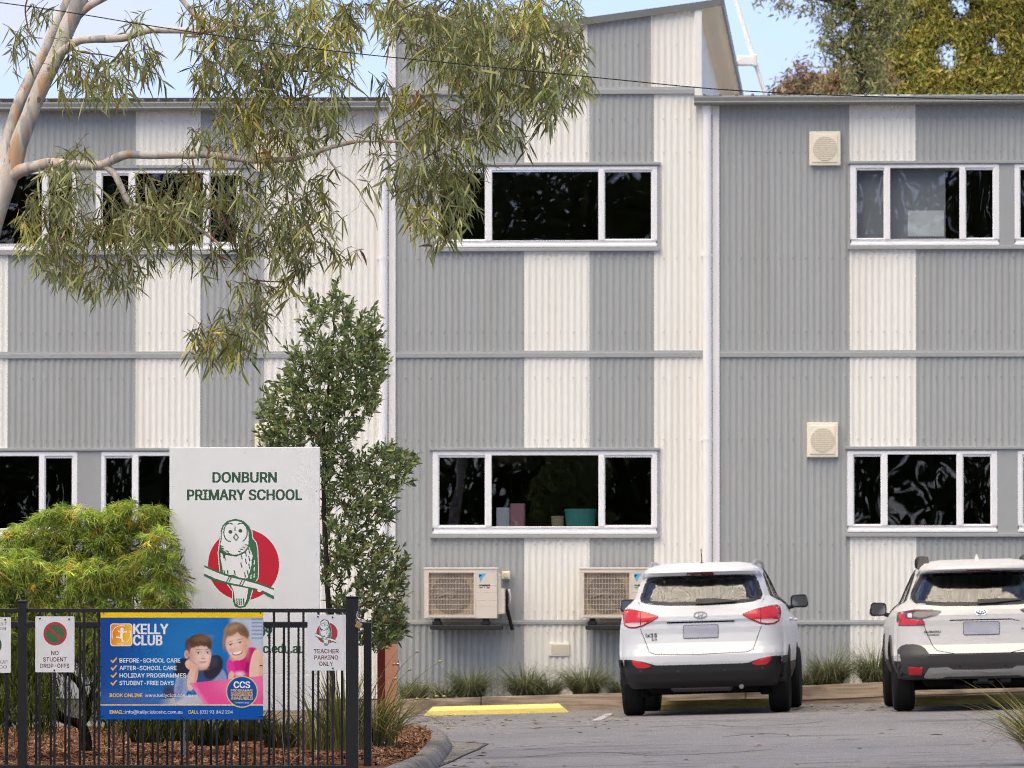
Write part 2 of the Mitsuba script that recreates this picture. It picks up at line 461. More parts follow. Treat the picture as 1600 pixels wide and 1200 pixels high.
# dead leaves and bark bits blown about on the asphalt
lt_, ln_ = [], 420
pxl = np.r_[rng.uniform(640, 1000, 120), rng.uniform(690, 1560, 50), rng.uniform(1240, 1400, 60), rng.uniform(640, 780, 60)]
pyl = np.r_[rng.uniform(1118, 1140, 120), rng.uniform(1128, 1200, 50), rng.uniform(1101, 1112, 60), rng.uniform(1160, 1200, 60)]
for a_, b_ in zip(pxl, pyl):
    g_ = G(a_, b_)
    th_ = rng.uniform(0, 6.28); l_ = rng.uniform(.02, .06); w_ = l_ * rng.uniform(.15, .35)
    e_ = np.array([math.cos(th_), math.sin(th_), 0]); s_ = np.array([-e_[1], e_[0], 0])
    u_ = np.array([0, 0, rng.uniform(.004, .014)])
    lt_.append(trimesh.Trimesh([g_ - e_ * l_ + [0, 0, .002], g_ - s_ * w_ + u_, g_ + e_ * l_ + [0, 0, .003], g_ + s_ * w_ + u_ * .4], [[0, 1, 2], [0, 2, 3]], process=False))
lc_ = np.repeat(np.array([(.20, .10, .05), (.30, .19, .10), (.10, .07, .045), (.36, .28, .16)])[rng.integers(0, 4, len(lt_))], 4, 0)
single('leaf_litter', cat(lt_), 'vcol', 'scattered dead leaves and bark bits lying on the car park asphalt', 'leaf litter', kind='stuff', color=lc_)

# ------------------------------------------------------------------ the school building
school = thing('school_building', 'two storey school building clad in grey and cream corrugated metal sheets with strip windows', 'building')
PITCH, AMP = 0.0762, 0.0068


def corr(x0, x1, z0, z1, y=0.0):
    n = max(2, int(round((x1 - x0) / PITCH * 10)))
    xs = np.linspace(x0, x1, n + 1)
    ys = y - AMP * (1 + np.cos(2 * np.pi * xs / PITCH))
    nz = max(1, int((z1 - z0) / 1.2))
    zs = np.linspace(z0, z1, nz + 1)
    v = np.stack([np.repeat(xs[:, None], nz + 1, 1), np.repeat(ys[:, None], nz + 1, 1), np.repeat(zs[None], n + 1, 0)], -1).reshape(-1, 3)
    i, j = np.meshgrid(np.arange(n), np.arange(nz), indexing='ij')
    m1 = nz + 1
    q = np.stack([i * m1 + j, (i + 1) * m1 + j, (i + 1) * m1 + j + 1, i * m1 + j + 1], -1).reshape(-1, 4)
    return trimesh.Trimesh(v, np.vstack([q[:, [0, 1, 2]], q[:, [0, 2, 3]]]), process=False)


screw_spots = {'grey_sheet': [], 'cream_sheet': []}
SCREW_ROWS = [187, 239, 404, 519, 590, 687, 850, 955, 988]


def sheet(px0, px1, py0, py1, mat, ref=850):
    x0, x1, z1, z0 = X(px0), X(px1), Z(py0, 0, ref), Z(py1, 0, ref)
    x0, x1 = round(x0 / 0.0001) * 0.0001, x1
    part(school, 'wall_sheet', corr(x0, x1, z0, z1), mat, smooth=True)
    for r in SCREW_ROWS:
        z = Z(r, 0, 850)
        if z0 + 0.03 < z < z1 - 0.03:
            for k in range(math.ceil((x0 + .02) / (2 * PITCH)), math.floor((x1 - .02) / (2 * PITCH)) + 1):
                screw_spots[mat].append((k * 2 * PITCH, -2 * AMP, z))


GS, CS = 'grey_sheet', 'cream_sheet'
BOT = 1092
# centre section
for a, b, mt in ((618, 819, GS), (819, 921, CS), (921, 1022, GS), (1022, 1100, CS)):
    for t, bt in ((146, 256), (391, 550), (557, 702), (838, 970), (974, BOT)):
        sheet(a, b, t, bt, mt)
for t, bt in ((256, 391), (702, 838)):
    sheet(618, 672, t, bt, GS); sheet(1031, 1100, t, bt, CS)
# right section
for a, b, mt in ((1328, 1431, CS), (1431, 1632, GS), (1632, 1733, CS), (1733, 1934, GS)):
    for t, bt in ((150, 256), (391, 550), (557, 702), (838, 970), (974, BOT)):
        sheet(a, b, t, bt, mt)
for t, bt in ((150, 256), (256, 391), (391, 550), (557, 702), (702, 838), (838, 970), (974, BOT)):
    sheet(1124, 1328, t, bt, GS)
# left section
for a, b, mt in ((-190, 12, GS), (12, 212, GS), (212, 313, CS), (313, 413, GS), (413, 592, CS)):
    if a == -190:
        for t, bt in ((165, 256), (391, 550), (557, 702), (838, 970), (974, BOT)):
            sheet(-90, 12, t, bt, CS); sheet(-290, -90, t, bt, GS)
        continue
    for t, bt in ((165, 256), (391, 550), (557, 702), (838, 970), (974, BOT)):
        sheet(a, b, t, bt, mt)
for t, bt in ((256, 391), (702, 838)):
    sheet(388, 413, t, bt, GS); sheet(413, 592, t, bt, CS)


for t, bt in ((256, 391), (702, 838)):
    sheet(-290, -119, t, bt, GS); sheet(1827, 1934, t, bt, GS)


def dots(spots, r):
    s = np.array(spots)
    k = np.arange(6) * np.pi / 3
    base = np.vstack([np.c_[np.cos(k) * r, 0 * k, np.sin(k) * r], np.c_[np.cos(k) * r * .7, 0 * k - r * .6, np.sin(k) * r * .7], [[0, -r * .8, 0]]])
    f = [[i, (i + 1) % 6, 6 + (i + 1) % 6] for i in range(6)] + [[i, 6 + (i + 1) % 6, 6 + i] for i in range(6)] + [[6 + i, 6 + (i + 1) % 6, 12] for i in range(6)]
    v = (s[:, None] + base[None]).reshape(-1, 3)
    return trimesh.Trimesh(v, (np.array(f)[None] + 13 * np.arange(len(s))[:, None, None]).reshape(-1, 3), process=False)


# tower above the centre section: a raised box with a butterfly roof
TZ0 = Z(138, 0, 850)
def roofline(px):
    """underside of the tower's fascia at the front, in the photograph's rows"""
    return np.interp(px, [590, 800, 917, 1087, 1128], [26, 52, 38.5, 15, 9])
TDEEP = 14.4


def sheet_sloped(px0, px1, mat):
    m = corr(X(px0, 0, 100), X(px1, 0, 100), TZ0, TZ0 + 1.0)
    v = np.array(m.vertices)
    top = v[:, 2] > TZ0 + 0.5
    tops = np.array([Z(roofline(q), 0, q) for q in np.linspace(px0, px1, 30)])
    v[top, 2] = np.interp(v[top, 0], np.linspace(X(px0, 0, 100), X(px1, 0, 100), 30), tops)
    part(school, 'wall_sheet', trimesh.Trimesh(v, m.faces, process=False), mat, smooth=True)
    for k in range(math.ceil(X(px0) / (2 * PITCH)) + 1, math.floor(X(px1) / (2 * PITCH))):
        screw_spots[mat].append((k * 2 * PITCH, -2 * AMP, Z(71, 0, 900)))


for a, b, mt in ((618, 720, GS), (720, 819, GS), (819, 918, CS), (918, 1017, GS), (1017, 1087, CS)):
    sheet_sloped(a, b, mt)
for mt, nm in ((GS, 'grey'), (CS, 'cream')):
    part(school, 'screw_heads', dots(screw_spots[mt], 0.0125), 'screw_' + nm, kind='stuff')

# trim
def hflash(px0, px1, py0, py1, mat='grey_trim', out=0.035, ref=850):
    z1, z0 = Z(py0, 0, ref), Z(py1, 0, ref)
    x0, x1 = X(px0), X(px1)
    zm = z0 + (z1 - z0) * .62
    pr = Polygon([(0.05, z0), (0.05, z1), (-out * .55, z1), (-out * .62, zm + .004), (-out, zm), (-out, z0)])
    m = trimesh.creation.extrude_polygon(pr, x1 - x0, engine='earcut')
    v = m.vertices
    return trimesh.Trimesh(np.c_[v[:, 2] + x0, v[:, 0], v[:, 1]], m.faces, process=False)


for a, b in ((-290, 592), (607, 1099), (1112, 1934)):
    part(school, 'girt_trim', hflash(a, b, 548, 558.5), 'grey_trim')
    part(school, 'girt_trim', hflash(a, b, 968.5, 975.5, out=.03), 'grey_trim')
part(school, 'girt_trim', hflash(606, 1086, 136.5, 147.5, out=.05), 'grey_trim')
zb, zt = Z(BOT), Z(160)
for a, b, t in ((607, 618.5, 150), (1113, 1124.5, 162)):
    part(school, 'corner_trim', bx(X(a), X(b), -0.05, 0.05, zb, Z(t), .006), 'white_trim')
part(school, 'corner_trim', bx(X(1086), X(1097.5), -0.055, 0.08, TZ0 - .1, Z(13, 0, 1090), .006), 'white_trim')
part(school, 'corner_trim', bx(X(607), X(618.5), -0.055, 0.08, TZ0 + .01, Z(28, 0, 612), .006), 'white_trim')

# tower: side walls, back, roof with overhang
x0t, x1t = X(612), X(1092)
sidez = Z(14, 0, 1090)
side = corr(0.1, TDEEP, TZ0 - 0.6, sidez)
v = np.array(side.vertices)
part(school, 'wall_sheet', trimesh.Trimesh(np.c_[x1t - v[:, 1] - 0.01, v[:, 0], v[:, 2]], side.faces, process=False), CS, smooth=True)
side = corr(0.1, TDEEP, TZ0 - 0.6, Z(24, 0, 612))
v = np.array(side.vertices)
part(school, 'wall_sheet', trimesh.Trimesh(np.c_[x0t + v[:, 1] + 0.01, v[:, 0], v[:, 2]], side.faces[:, ::-1], process=False), CS, smooth=True)
pxs = [588, 800, 917, 1087, 1127.5]
lo = [(X(q, 0, 20), Z(roofline(q), 0, q)) for q in pxs]
pr = Polygon([(x, z + .075) for x, z in lo] + [(x, z + .005) for x, z in lo[::-1]])
m = trimesh.creation.extrude_polygon(pr, TDEEP + 0.25, engine='earcut')
v = m.vertices
part(school, 'tower_roof', trimesh.Trimesh(np.c_[v[:, 0], TDEEP + 0.2 - v[:, 2], v[:, 1]], m.faces, process=False), 'soffit')
pr = Polygon([(x, z + .080) for x, z in lo] + [(x, z - .005) for x, z in lo[::-1]])
m = trimesh.creation.extrude_polygon(pr, 0.03, engine='earcut')
v = m.vertices
part(school, 'fascia', trimesh.Trimesh(np.c_[v[:, 0], -0.05 - v[:, 2], v[:, 1]], m.faces, process=False), 'gutter_grey')
xe, ze = lo[-1]
part(school, 'fascia', bx(xe + .002, xe + .03, -0.08, TDEEP + .22, ze - .03, ze + .085, .004), 'gutter_grey')

# gutters and roofs of the two lower wings
def gutter(px0, px1, pyt, pyb, ref):
    z1, z0 = Z(pyt, -.22, ref), Z(pyb, -.22, ref)
    h = z1 - z0
    pr = Polygon([(-.07, z0), (-.20, z0), (-.225, z0 + .012), (-.232, z0 + .3 * h), (-.225, z0 + .42 * h), (-.225, z1 - .012), (-.215, z1), (-.07, z1)])
    m = trimesh.creation.extrude_polygon(pr, X(px1) - X(px0), engine='earcut')
    v = m.vertices
    part(school, 'gutter', trimesh.Trimesh(np.c_[v[:, 2] + X(px0, -.2), v[:, 0], v[:, 1]], m.faces, process=False), 'gutter_grey')
    zr = z1 - 0.035
    part(school, 'eave_board', bx(X(px0) + .02, X(px1), -.068, 0.02, z0 + .01, z1 - .03), 'gutter_grey')
    m = bx(X(px0) + .03, X(px1), -.16, 14, zr - .02, zr + .02)
    part(school, 'roof', m, 'roof_metal')
    ribs = [bx(x - .016, x + .016, -.15, 13.9, zr + .015, zr + .075, .010) for x in np.arange(X(px0) + .12, X(px1), .19)]
    part(school, 'roof_ribs', cat(ribs), 'gutter_grey', kind='stuff')


gutter(1085, 1934, 149.5, 163, 1340)
gutter(-290, 604, 159, 172.5, 300)


def pipe(px0, px1, pt, straps):
    xc, r = (X(px0) + X(px1)) / 2, (X(px1) - X(px0)) / 2
    yc = -.03 - r
    key = part(school, 'downpipe', tube([(xc, yc, zb), (xc, yc, (zb + Z(pt)) / 2), (xc, yc, Z(pt))], r, 20), 'pvc_white', smooth=40)
    for s in straps:
        part(key, 'strap', cat([tube([(xc, yc, Z(s) - .015), (xc, yc, Z(s) + .015)], r + .006, 20), bx(xc - r - .03, xc + r + .03, -.03, -.012, Z(s) - .014, Z(s) + .014)]), 'pvc_white', smooth=40)
    part(key, 'collar', tube([(xc, yc, Z(pt) - .11), (xc, yc, Z(pt) + .02)], r + .005, 20), 'pvc_white', smooth=40)


pipe(1098.5, 1112.5, 165, (400, 687))
pipe(592.5, 606.5, 172, (403, 690))

# windows
def pane_mesh(x0, x1, z0, z1, y, seed, amp=0.00025):
    nx, nz = max(6, int((x1 - x0) / .03)), max(6, int((z1 - z0) / .03))
    xs, zs = np.linspace(x0, x1, nx + 1), np.linspace(z0, z1, nz + 1)
    gx, gzz = np.meshgrid(xs, zs, indexing='ij')
    p = np.stack([gx * 1.9, gzz * 1.5, 0 * gx + seed * 3.7], -1)
    u = (gx - x0) / (x1 - x0); w = (gzz - z0) / (z1 - z0)
    bow = (u * (1 - u) * w * (1 - w)) * 16 * 0.0006 * (1 if seed % 2 else -1)
    yy = y + amp * 4 * (meshkit.fbm(p, 3, seed) - .5) + bow
    v = np.stack([gx, yy, gzz], -1).reshape(-1, 3)
    i, j = np.meshgrid(np.arange(nx), np.arange(nz), indexing='ij')
    m1 = nz + 1
    q = np.stack([i * m1 + j, (i + 1) * m1 + j, (i + 1) * m1 + j + 1, i * m1 + j + 1], -1).reshape(-1, 4)
    return trimesh.Trimesh(v, np.vstack([q[:, [0, 1, 2]], q[:, [0, 2, 3]]]), process=False)


holes, wseed = [], [0]


def window(fx0, fx1, fy0, fy1, panes, gy0, gy1, ref):
    """white frame between fx and fy; panes: the glass edges, left and right"""
    Yf = -.03
    xa, xb = X(fx0, Yf), X(fx1, Yf)
    z1, z0 = Z(fy0, Yf, ref), Z(fy1, Yf, ref)
    g1, g0 = Z(gy0, Yf, ref), Z(gy1, Yf, ref)
    ed = [(X(a, Yf), X(b, Yf)) for a, b in panes]
    fr = [bx(xa, xb, Yf, .06, g1 + .012, z1, .005), bx(xa, xb, Yf, .06, z0 + .075, g0 - .004, .005), bx(xa, xb, Yf - .012, .05, z0, z0 + .032, .005),
          bx(xa + .01, xb - .01, Yf + .02, .05, z0 + .03, z0 + .078)]
    xs = [xa] + [e for p in ed for e in p] + [xb]
    fixed = len(ed) == 3
    for k in range(0, len(xs), 2):
        dy = 0.0 if k in (0, len(xs) - 2) else -.008
        fr.append(bx(xs[k], xs[k + 1], Yf + dy - .0015, .055, g0 - .005, g1 + .013, .004))
    key = part(school, 'window', cat(fr), 'frame_white')
    for k, (a, b) in enumerate(ed):
        wseed[0] += 1
        sash = k != 1 and fixed
        part(key, 'pane', pane_mesh(a - .004, b + .004, g0 - .006, g1 + .006, .012 if sash else .0, wseed[0]), 'window_glass', smooth=True)
        if sash:
            part(key, 'sash', cat([bx(a - .003, a + .010, -.006, .02, g0, g1), bx(b - .010, b + .003, -.006, .02, g0, g1), bx(a - .003, b + .003, -.007, .02, g1 - .012, g1 + .012), bx(a - .003, b + .003, -.007, .02, g0 - .006, g0 + .012)]), 'frame_white')
    holes.append((xa + .01, xb - .01, z0 + .01, z1 - .01))
    return key


def flashing(px0, px1, py0, py1, wins, ref):
    """flat grey surround that covers the sheets' ends, with the window openings left out"""
    z1, z0 = Z(py0, 0, ref), Z(py1, 0, ref)
    o = sbox(X(px0), z0, X(px1), z1)
    for a, b, t, bt in wins:
        o = o.difference(sbox(X(a, -.03), Z(bt, -.03, ref), X(b, -.03), Z(t, -.03, ref)))
    m = ext(o, .040); m.apply_translation((0, .014, 0))
    part(school, 'window_surround', m, 'grey_trim')
    part(school, 'head_flashing', bx(X(px0) - .004, X(px1) + .004, -.055, 0.0, z1 - .03, z1 + .004, .004), 'grey_trim')
    part(school, 'sill_flashing', bx(X(px0) - .004, X(px1) + .004, -.062, 0.0, z0 - .006, z0 + .035, .004), 'grey_trim')


wu = (676.5, 1027, 260.5, 386); wl = (676, 1026.7, 704.5, 834.7)
flashing(671, 1032, 254.5, 392, [wu], 850); flashing(672, 1031, 700, 840, [wl], 850)
window(*wu, [(685, 758.7), (768.7, 935), (944, 1018.7)], 267.5, 375, 850)
window(*wl, [(684.8, 758.7), (768, 935), (944, 1018.7)], 713, 822, 850)
ru = (1329, 1562, 256.7, 383.5); rl = (1323.7, 1558, 704.8, 831.5)
ru2 = (1586, 1819, 256.7, 383.5); rl2 = (1590, 1824, 704.8, 831.5)
flashing(1325.5, 1826, 252, 389, [ru, ru2], 1450); flashing(1321, 1828, 698, 838, [rl, rl2], 1450)
ruk = window(*ru, [(1338, 1382.4), (1391.5, 1499.7), (1509, 1553)], 263.8, 373, 1450)
window(*rl, [(1333, 1377), (1386.6, 1494), (1503.8, 1548.5)], 711.7, 820.4, 1450)
window(*ru2, [(1594, 1640), (1649, 1757), (1766, 1810)], 263.8, 373, 1450)
window(*rl2, [(1597.5, 1642), (1651.5, 1759), (1768.5, 1813)], 711.7, 820.4, 1450)
lu0, lu1 = (-112, 121, 266.5, 391), (149.5, 378.5, 266.5, 391)
ll0, ll1 = (-112, 121, 706, 838), (158.5, 384, 706, 838)
flashing(-120, 390, 259.5, 397.5, [lu0, lu1], 200); flashing(-120, 391, 700.5, 844, [ll0, ll1], 200)
window(*lu0, [(-103, -59), (-49, 65), (73.5, 113)], 272.5, 380, 200)
window(*lu1, [(158, 201), (211, 317), (326.5, 370)], 272.5, 380, 200)
window(*ll0, [(-103, -59), (-49, 61.5), (70, 113.5)], 714, 825, 200)
window(*ll1, [(164, 207.5), (216.5, 330), (339, 376)], 714, 825, 200)

part(school, 'footing', bx(X(-290), X(1934), .012, .19, zb - .6, zb + .05), 'concrete')
# structure behind the sheets: the framed wall with its openings, floors and the back of the building
o = sbox(X(-290), zb, X(1934), Z(150))
for a, b, c0, c1 in holes:
    o = o.difference(sbox(a, c0, b, c1))
m = ext(o, .12); m.apply_translation((0, .19, 0))
part(school, 'wall_frame', m, 'inside_dark')
m = bx(x0t + .05, x1t - .05, .07, .19, Z(150) + .003, Z(60)); part(school, 'wall_frame', m, 'inside_dark')
xa, xb = X(-290), X(1934)
zf = Z(553)
part(school, 'floor_slab', bx(xa, xb, .2, 12, zf - .15, zf + .15), 'inside_dark')
part(school, 'back_wall', bx(xa, xb, 12, 12.3, zb - .2, Z(165)), 'inside_dark')
for xx in (xa, X(600), X(1110), xb - .15):
    part(school, 'cross_wall', bx(xx, xx + .15, .2, 12, zb, zf - .152), 'inside_dark')
    part(school, 'cross_wall', bx(xx, xx + .15, .2, 12, zf + .152, Z(166)), 'inside_dark')
# a grey roller blind drawn behind the upper right window
part(ruk, 'roller_blind', bx(X(1335), X(1478), .13, .135, Z(378, 0, 1400), Z(262, 0, 1400)), 'blind_grey')

# extract vents on the sheets
def vent(px0, px1, py0, py1):
    x0, x1, z1, z0 = X(px0, -.09), X(px1, -.09), Z(py0, -.09, px0), Z(py1, -.09, px0)
    w, cx, cz = x1 - x0, (x0 + x1) / 2, (z0 + z1) / 2
    k = part(school, 'extract_vent', cat([bx(x0, x1, -.075, -.012, z0, z1, .008), bx(x0 + .035, x1 - .035, -.088, -.07, z0 + .035, z1 - .035, .006)]), 'vent_cream')
    g = tube([(cx, -.094, cz), (cx, -.086, cz)], w * .385, 40)
    part(k, 'grille_disc', g, 'vent_grille')
    fins = [bx(cx - math.sqrt(max(0, (w * .38) ** 2 - t * t)), cx + math.sqrt(max(0, (w * .38) ** 2 - t * t)), -.100, -.092, cz + t - .0035, cz + t + .0035) for t in np.linspace(-w * .36, w * .36, 13)]
    part(k, 'fins', cat(fins), 'vent_cream', kind='stuff')


vent(1265, 1314, 205, 258.5); vent(1260.5, 1309.5, 660, 714.5); vent(398, 446, 662, 716); vent(397, 446, 214, 268)
k = part(school, 'wall_vent', bx(X(858), X(890), -.03, -.005, Z(1025.5), Z(1004.5), .006), 'cream_sheet')
part(k, 'mesh', bx(X(861.5), X(888.5), -.034, -.02, Z(1022), Z(1007.5)), 'vent_grille')

# white steel strut behind the tower
st = thing('steel_strut', 'slender white leaning steel strut rising beside the raised roof', 'strut')
p0, p1 = P(1140, -30, 9.0), P(1199, 158, 9.0)
part(st, 'tube', tube([p0, (p0 + p1) / 2, p1], .03, 10), 'white_trim', smooth=40)
part(st, 'arm', bx(P(1152, 90, 9)[0], P(1180.5, 90, 9)[0], 8.9, 9.1, P(1160, 102.5, 9)[2], P(1160, 88, 9)[2], .01), 'white_trim')
part(st, 'bracket', bx(P(1176, 90, 9)[0], P(1183, 90, 9)[0], 8.88, 9.12, P(1160, 104, 9)[2], P(1160, 86, 9)[2], .01), 'white_trim')

# things on the window sills
YS = .35
def onsill(px0, px1, py0, py1, name, mat, label, ct, depth=.22, b=.01):
    x0, x1 = X(px0, YS), X(px1, YS)
    z1, z0 = Z(py0, YS, px0), Z(py1 + 4, YS, px0)
    return single(name, bx(x0, x1, YS, YS + depth, z0, z1, b), mat, label, ct)


M('tub_teal', (0.06, 0.30, 0.27), .5); M('box_pink', (0.42, 0.20, 0.24), .7); M('box_white', (0.55, 0.56, 0.62), .7); M('pot_tan', (0.40, 0.33, 0.22), .7)
part(school, 'inner_sill', bx(X(675), X(1028), .192, .75, Z(829), Z(826.5)), 'inside_dark')
onsill(775.5, 796, 793, 821, 'paper_box', 'box_white', 'white box behind the lower middle window, left of the pink one', 'box')
onsill(797, 819.5, 786.5, 821, 'paper_box', 'box_pink', 'pink box behind the lower middle window', 'box')
def sill_tub(px0, px1, py0, name, mat, lab, c, lip):
    xc = (X(px0, YS) + X(px1, YS)) / 2; r = (X(px1, YS) - X(px0, YS)) / 2; zt_, zb_ = Z(py0, YS, px0), Z(826, YS, px0)
    m = lathe([(0, zb_), (r * .86, zb_), (r * .95, zt_ - lip), (r, zt_ - lip), (r, zt_), (r * .93, zt_), (r * .82, zb_ + .02), (0, zb_ + .02)], 28)
    v = np.array(m.vertices); v[:, 1] *= .6; v += [xc, YS + .15, 0]
    single(name, trimesh.Trimesh(v, m.faces, process=False), mat, lab, c, smooth=30)
sill_tub(880.5, 932, 795, 'plastic_tub', 'tub_teal', 'teal plastic tub behind the lower middle window', 'tub', .03)
sill_tub(860, 880.5, 806, 'plant_pot', 'pot_tan', 'small tan pot left of the teal tub', 'pot', .02)
single('paper_sheet', bx(X(1419, .12), X(1475.5, .12), .118, .122, Z(369.5, .12, 1440), Z(329, .12, 1440)), 'sign_white', 'white paper sheet stuck in the upper right window', 'paper')

# ------------------------------------------------------------------ air conditioners on brackets
def aircon(px0, lab_):
    """outdoor unit; px0 is the left edge of its front"""
    s = (X(777, -.45) - X(663, -.45)) / 114.0      # metres per photograph pixel at its depth
    x0 = X(px0, -.45); zt_ = Z(888.2, -.45, 720)
    xx = lambda q: x0 + (q - 663) * s
    zz = lambda q: zt_ - (q - 888.2) * s
    k = thing('air_conditioner', lab_, 'air conditioner', 'air conditioning units on the wall')
    o = sbox(xx(663), zz(965.6), xx(776.4), zz(888.2)).difference(sbox(xx(669.7), zz(961.3), xx(741), zz(894.6)))
    m = ext(o, .30); m.apply_translation((0, -.15, 0))
    part(k, 'casing', cat([m, bx(xx(663), xx(776.4), -.152, -.14, zz(965.6), zz(888.2))]), 'ac_cream')
    part(k, 'lid', bx(xx(662), xx(777.4), -.458, -.14, zz(889.8), zz(886.6), .004), 'ac_cream')
    part(k, 'coil', bx(xx(669), xx(741.6), -.40, -.39, zz(962), zz(894)), 'ac_core')
    cx, cz, r = xx(704.9), zz(928), 30.2 * s
    part(k, 'fan_duct', tube([(cx, -.415, cz), (cx, -.401, cz)], r, 48), 'ac_fan')
    hub = thing_hub = part(k, 'fan', cat([tube([(cx, -.432, cz), (cx, -.417, cz)], r * .2, 20)] + [
        trimesh.Trimesh(np.array([[cx + r * f * math.cos(a0), -.418 - dd, cz + r * f * math.sin(a0)] for f, a0, dd in
                                  ((.18, q, 0), (.9, q + .15, 0), (.95, q + .95, .012), (.55, q + 1.0, .012), (.18, q + .7, .008))]), [[0, 1, 2], [0, 2, 3], [0, 3, 4]], process=False) for q in (0.3, 2.4, 4.5)]), 'fan_blade')
    bars = [bx(xx(669.5), xx(741.2), -.449, -.443, zz(q) - .0019, zz(q) + .0019) for q in np.linspace(895.5, 960.5, 9)]
    bars += [bx(xx(q) - .0016, xx(q) + .0016, -.4415, -.436, zz(961.3), zz(894.6)) for q in np.linspace(670.5, 740.3, 16)]
    part(k, 'grille', cat(bars), 'ac_grille', kind='stuff')
    part(k, 'grille_rim', ext(sbox(xx(668), zz(964), xx(743), zz(893)).difference(sbox(xx(669.9), zz(961.2), xx(740.8), zz(894.7))), .006).apply_translation((0, -.4505, 0)), 'ac_cream')
    for q in (915, 925.5, 938, 947):
        part(k, 'panel_groove', bx(xx(743.5), xx(776), -.4508, -.449, zz(q) - .0018, zz(q) + .0018), 'ac_core')
    cov = Polygon([(xx(776.5), zz(892)), (xx(776.5), zz(960)), (xx(788), zz(958)), (xx(788), zz(919.5)), (xx(781.5), zz(919)), (xx(781), zz(899)), (xx(777.5), zz(895))])
    part(k, 'valve_cover', ext(cov, .22).apply_translation((0, -.19, 0)), 'ac_cream')
    # the maker's mark: a pale blue and black wedge, and a line of small print
    yl = -.4525
    part(k, 'emblem', ext(Polygon([(xx(748), zz(896)), (xx(759.5), zz(896)), (xx(755), zz(901)), (xx(750.6), zz(909.5))]), .001).apply_translation((0, yl, 0)), 'logo_blue')
    part(k, 'emblem', ext(Polygon([(xx(748.2), zz(897.8)), (xx(753.2), zz(897.8)), (xx(749), zz(903.2))]), .001).apply_translation((0, yl - .0012, 0)), 'ink_black')
    part(k, 'small_print', cat([bx(xx(a), xx(b), yl - .001, yl, zz(915.6), zz(913.2)) for a, b in ((753.6, 755.6), (756, 758.4), (758.8, 761), (761.4, 763.4), (763.8, 765.8))]), 'ink_black')
    part(k, 'small_print', bx(xx(748.5), xx(753.2), yl - .001, yl, zz(915.3), zz(913.4)), 'emblem_green')
    part(k, 'small_print', cat([bx(xx(a), xx(b), yl - .001, yl, zz(918.8), zz(917.2)) for a, b in ((749, 750.5), (751, 752.5), (753, 754), (756.5, 757.5))]), 'plastic_grey')
    part(k, 'small_print', bx(xx(760.5), xx(765), yl - .001, yl, zz(919), zz(917)), 'sign_red')
    for q in (682, 758):
        part(k, 'foot', cat([bx(xx(q) - .05, xx(q) + .05, -.44, -.16, zz(976.3), zz(970.5), .008), bx(xx(q) - .03, xx(q) + .035, -.42, -.18, zz(971), zz(965.4), .006)]), 'black_rubber')
    part(k, 'bracket', cat([bx(xx(672), xx(784.5), -.46, -.42, zz(983.6), zz(976.6), .006), bx(xx(672.4), xx(784.1), -.20, -.16, zz(983.4), zz(976.8), .006),
                            bx(xx(681), xx(684), -.42, -.01, zz(982.5), zz(977)), bx(xx(756), xx(759), -.42, -.01, zz(982.5), zz(977))]), 'plastic_black')
    part(k, 'isolator_switch', cat([bx(X(781) + x0 - X(663), X(793.5) + x0 - X(663), -.10, -.018, Z(905), Z(892.5), .008)]), 'vent_cream')
    xi = X(787) + x0 - X(663)
    part(k, 'switch_knob', tube([(xi, -.12, Z(898.6)), (xi, -.10, Z(898.6))], .028, 18), 'vent_grille')
    part(k, 'pipe', tube(spline([(xx(788.5), -.2, zz(921)), (xx(790.5), -.2, zz(932)), (xx(789.5), -.18, zz(945)), (xx(793), -.13, zz(962)), (xx(798), -.09, zz(984))], 14), .022, 10), 'black_rubber', smooth=True)
    part(k, 'lagging', tube(spline([(xx(793), -.2, zz(921)), (xx(794.5), -.18, zz(930)), (xx(793.5), -.15, zz(942))], 8), .016, 8), 'pvc_white', smooth=True)


aircon(663, 'cream air conditioner on a black wall bracket, the one left of the cars')
aircon(905.5, 'cream air conditioner on a black wall bracket, partly hidden by the left car')

# ------------------------------------------------------------------ retaining sleepers, soil strip, wheel stops
edge = thing('retaining_edge', 'low weathered timber sleeper edging along the foot of the wall', 'edging')
YR = -1.2
def topz(px): return np.interp(px, [500, 651, 752, 968, 1130, 1300, 1375, 1800], [.06, .087, .115, .161, .205, .262, .292, .40])
def plank(px0, px1, z0f, z1f, dy=0.0):
    x0, x1 = X(px0, YR) + .004, X(px1, YR) - .004
    b = bx(0, 1, 0, 1, 0, 1, .04)
    n = 14
    m = man(tm2man(bx(x0, x1, YR + dy, YR + dy + .075, 0, 1, .012)).refine_to_length(.12))
    v = np.array(m.vertices)
    px = np.interp(v[:, 0], [x0, x1], [px0, px1])
    zt_ = np.interp(px, [px0, px1], z1f); zb_ = np.interp(px, [px0, px1], z0f)
    t = v[:, 2]
    v[:, 2] = zb_ + (zt_ - zb_) * t
    nn = meshkit.fbm(v * np.array([3, 20, 20]), 3, 8) - .5
    v[:, 2] += nn * .010; v[:, 1] += nn * .012
    part(edge, 'sleeper', trimesh.Trimesh(v, m.faces, process=False), 'sleeper_wood', smooth=35)
def g_at(px): return float(gz(X(px, YR)))
for a, b in ((300, 545), (545, 752), (752, 980)):
    plank(a, b, (g_at(a) - .03, g_at(b) - .03), (topz(a), topz(b) - .004), dy=0.0 if a != 545 else .006)
for a, b in ((982, 1165), (1165, 1420), (1420, 1700)):
    h = .165
    plank(a, b, (topz(a) - h, topz(b) - h), (topz(a), topz(b)))
    plank(a, b, (g_at(a) - .06, g_at(b) - .06), (topz(a) - h - .004, topz(b) - h - .004), dy=.02)
xs = np.linspace(X(300, YR), X(1760, YR), 60)
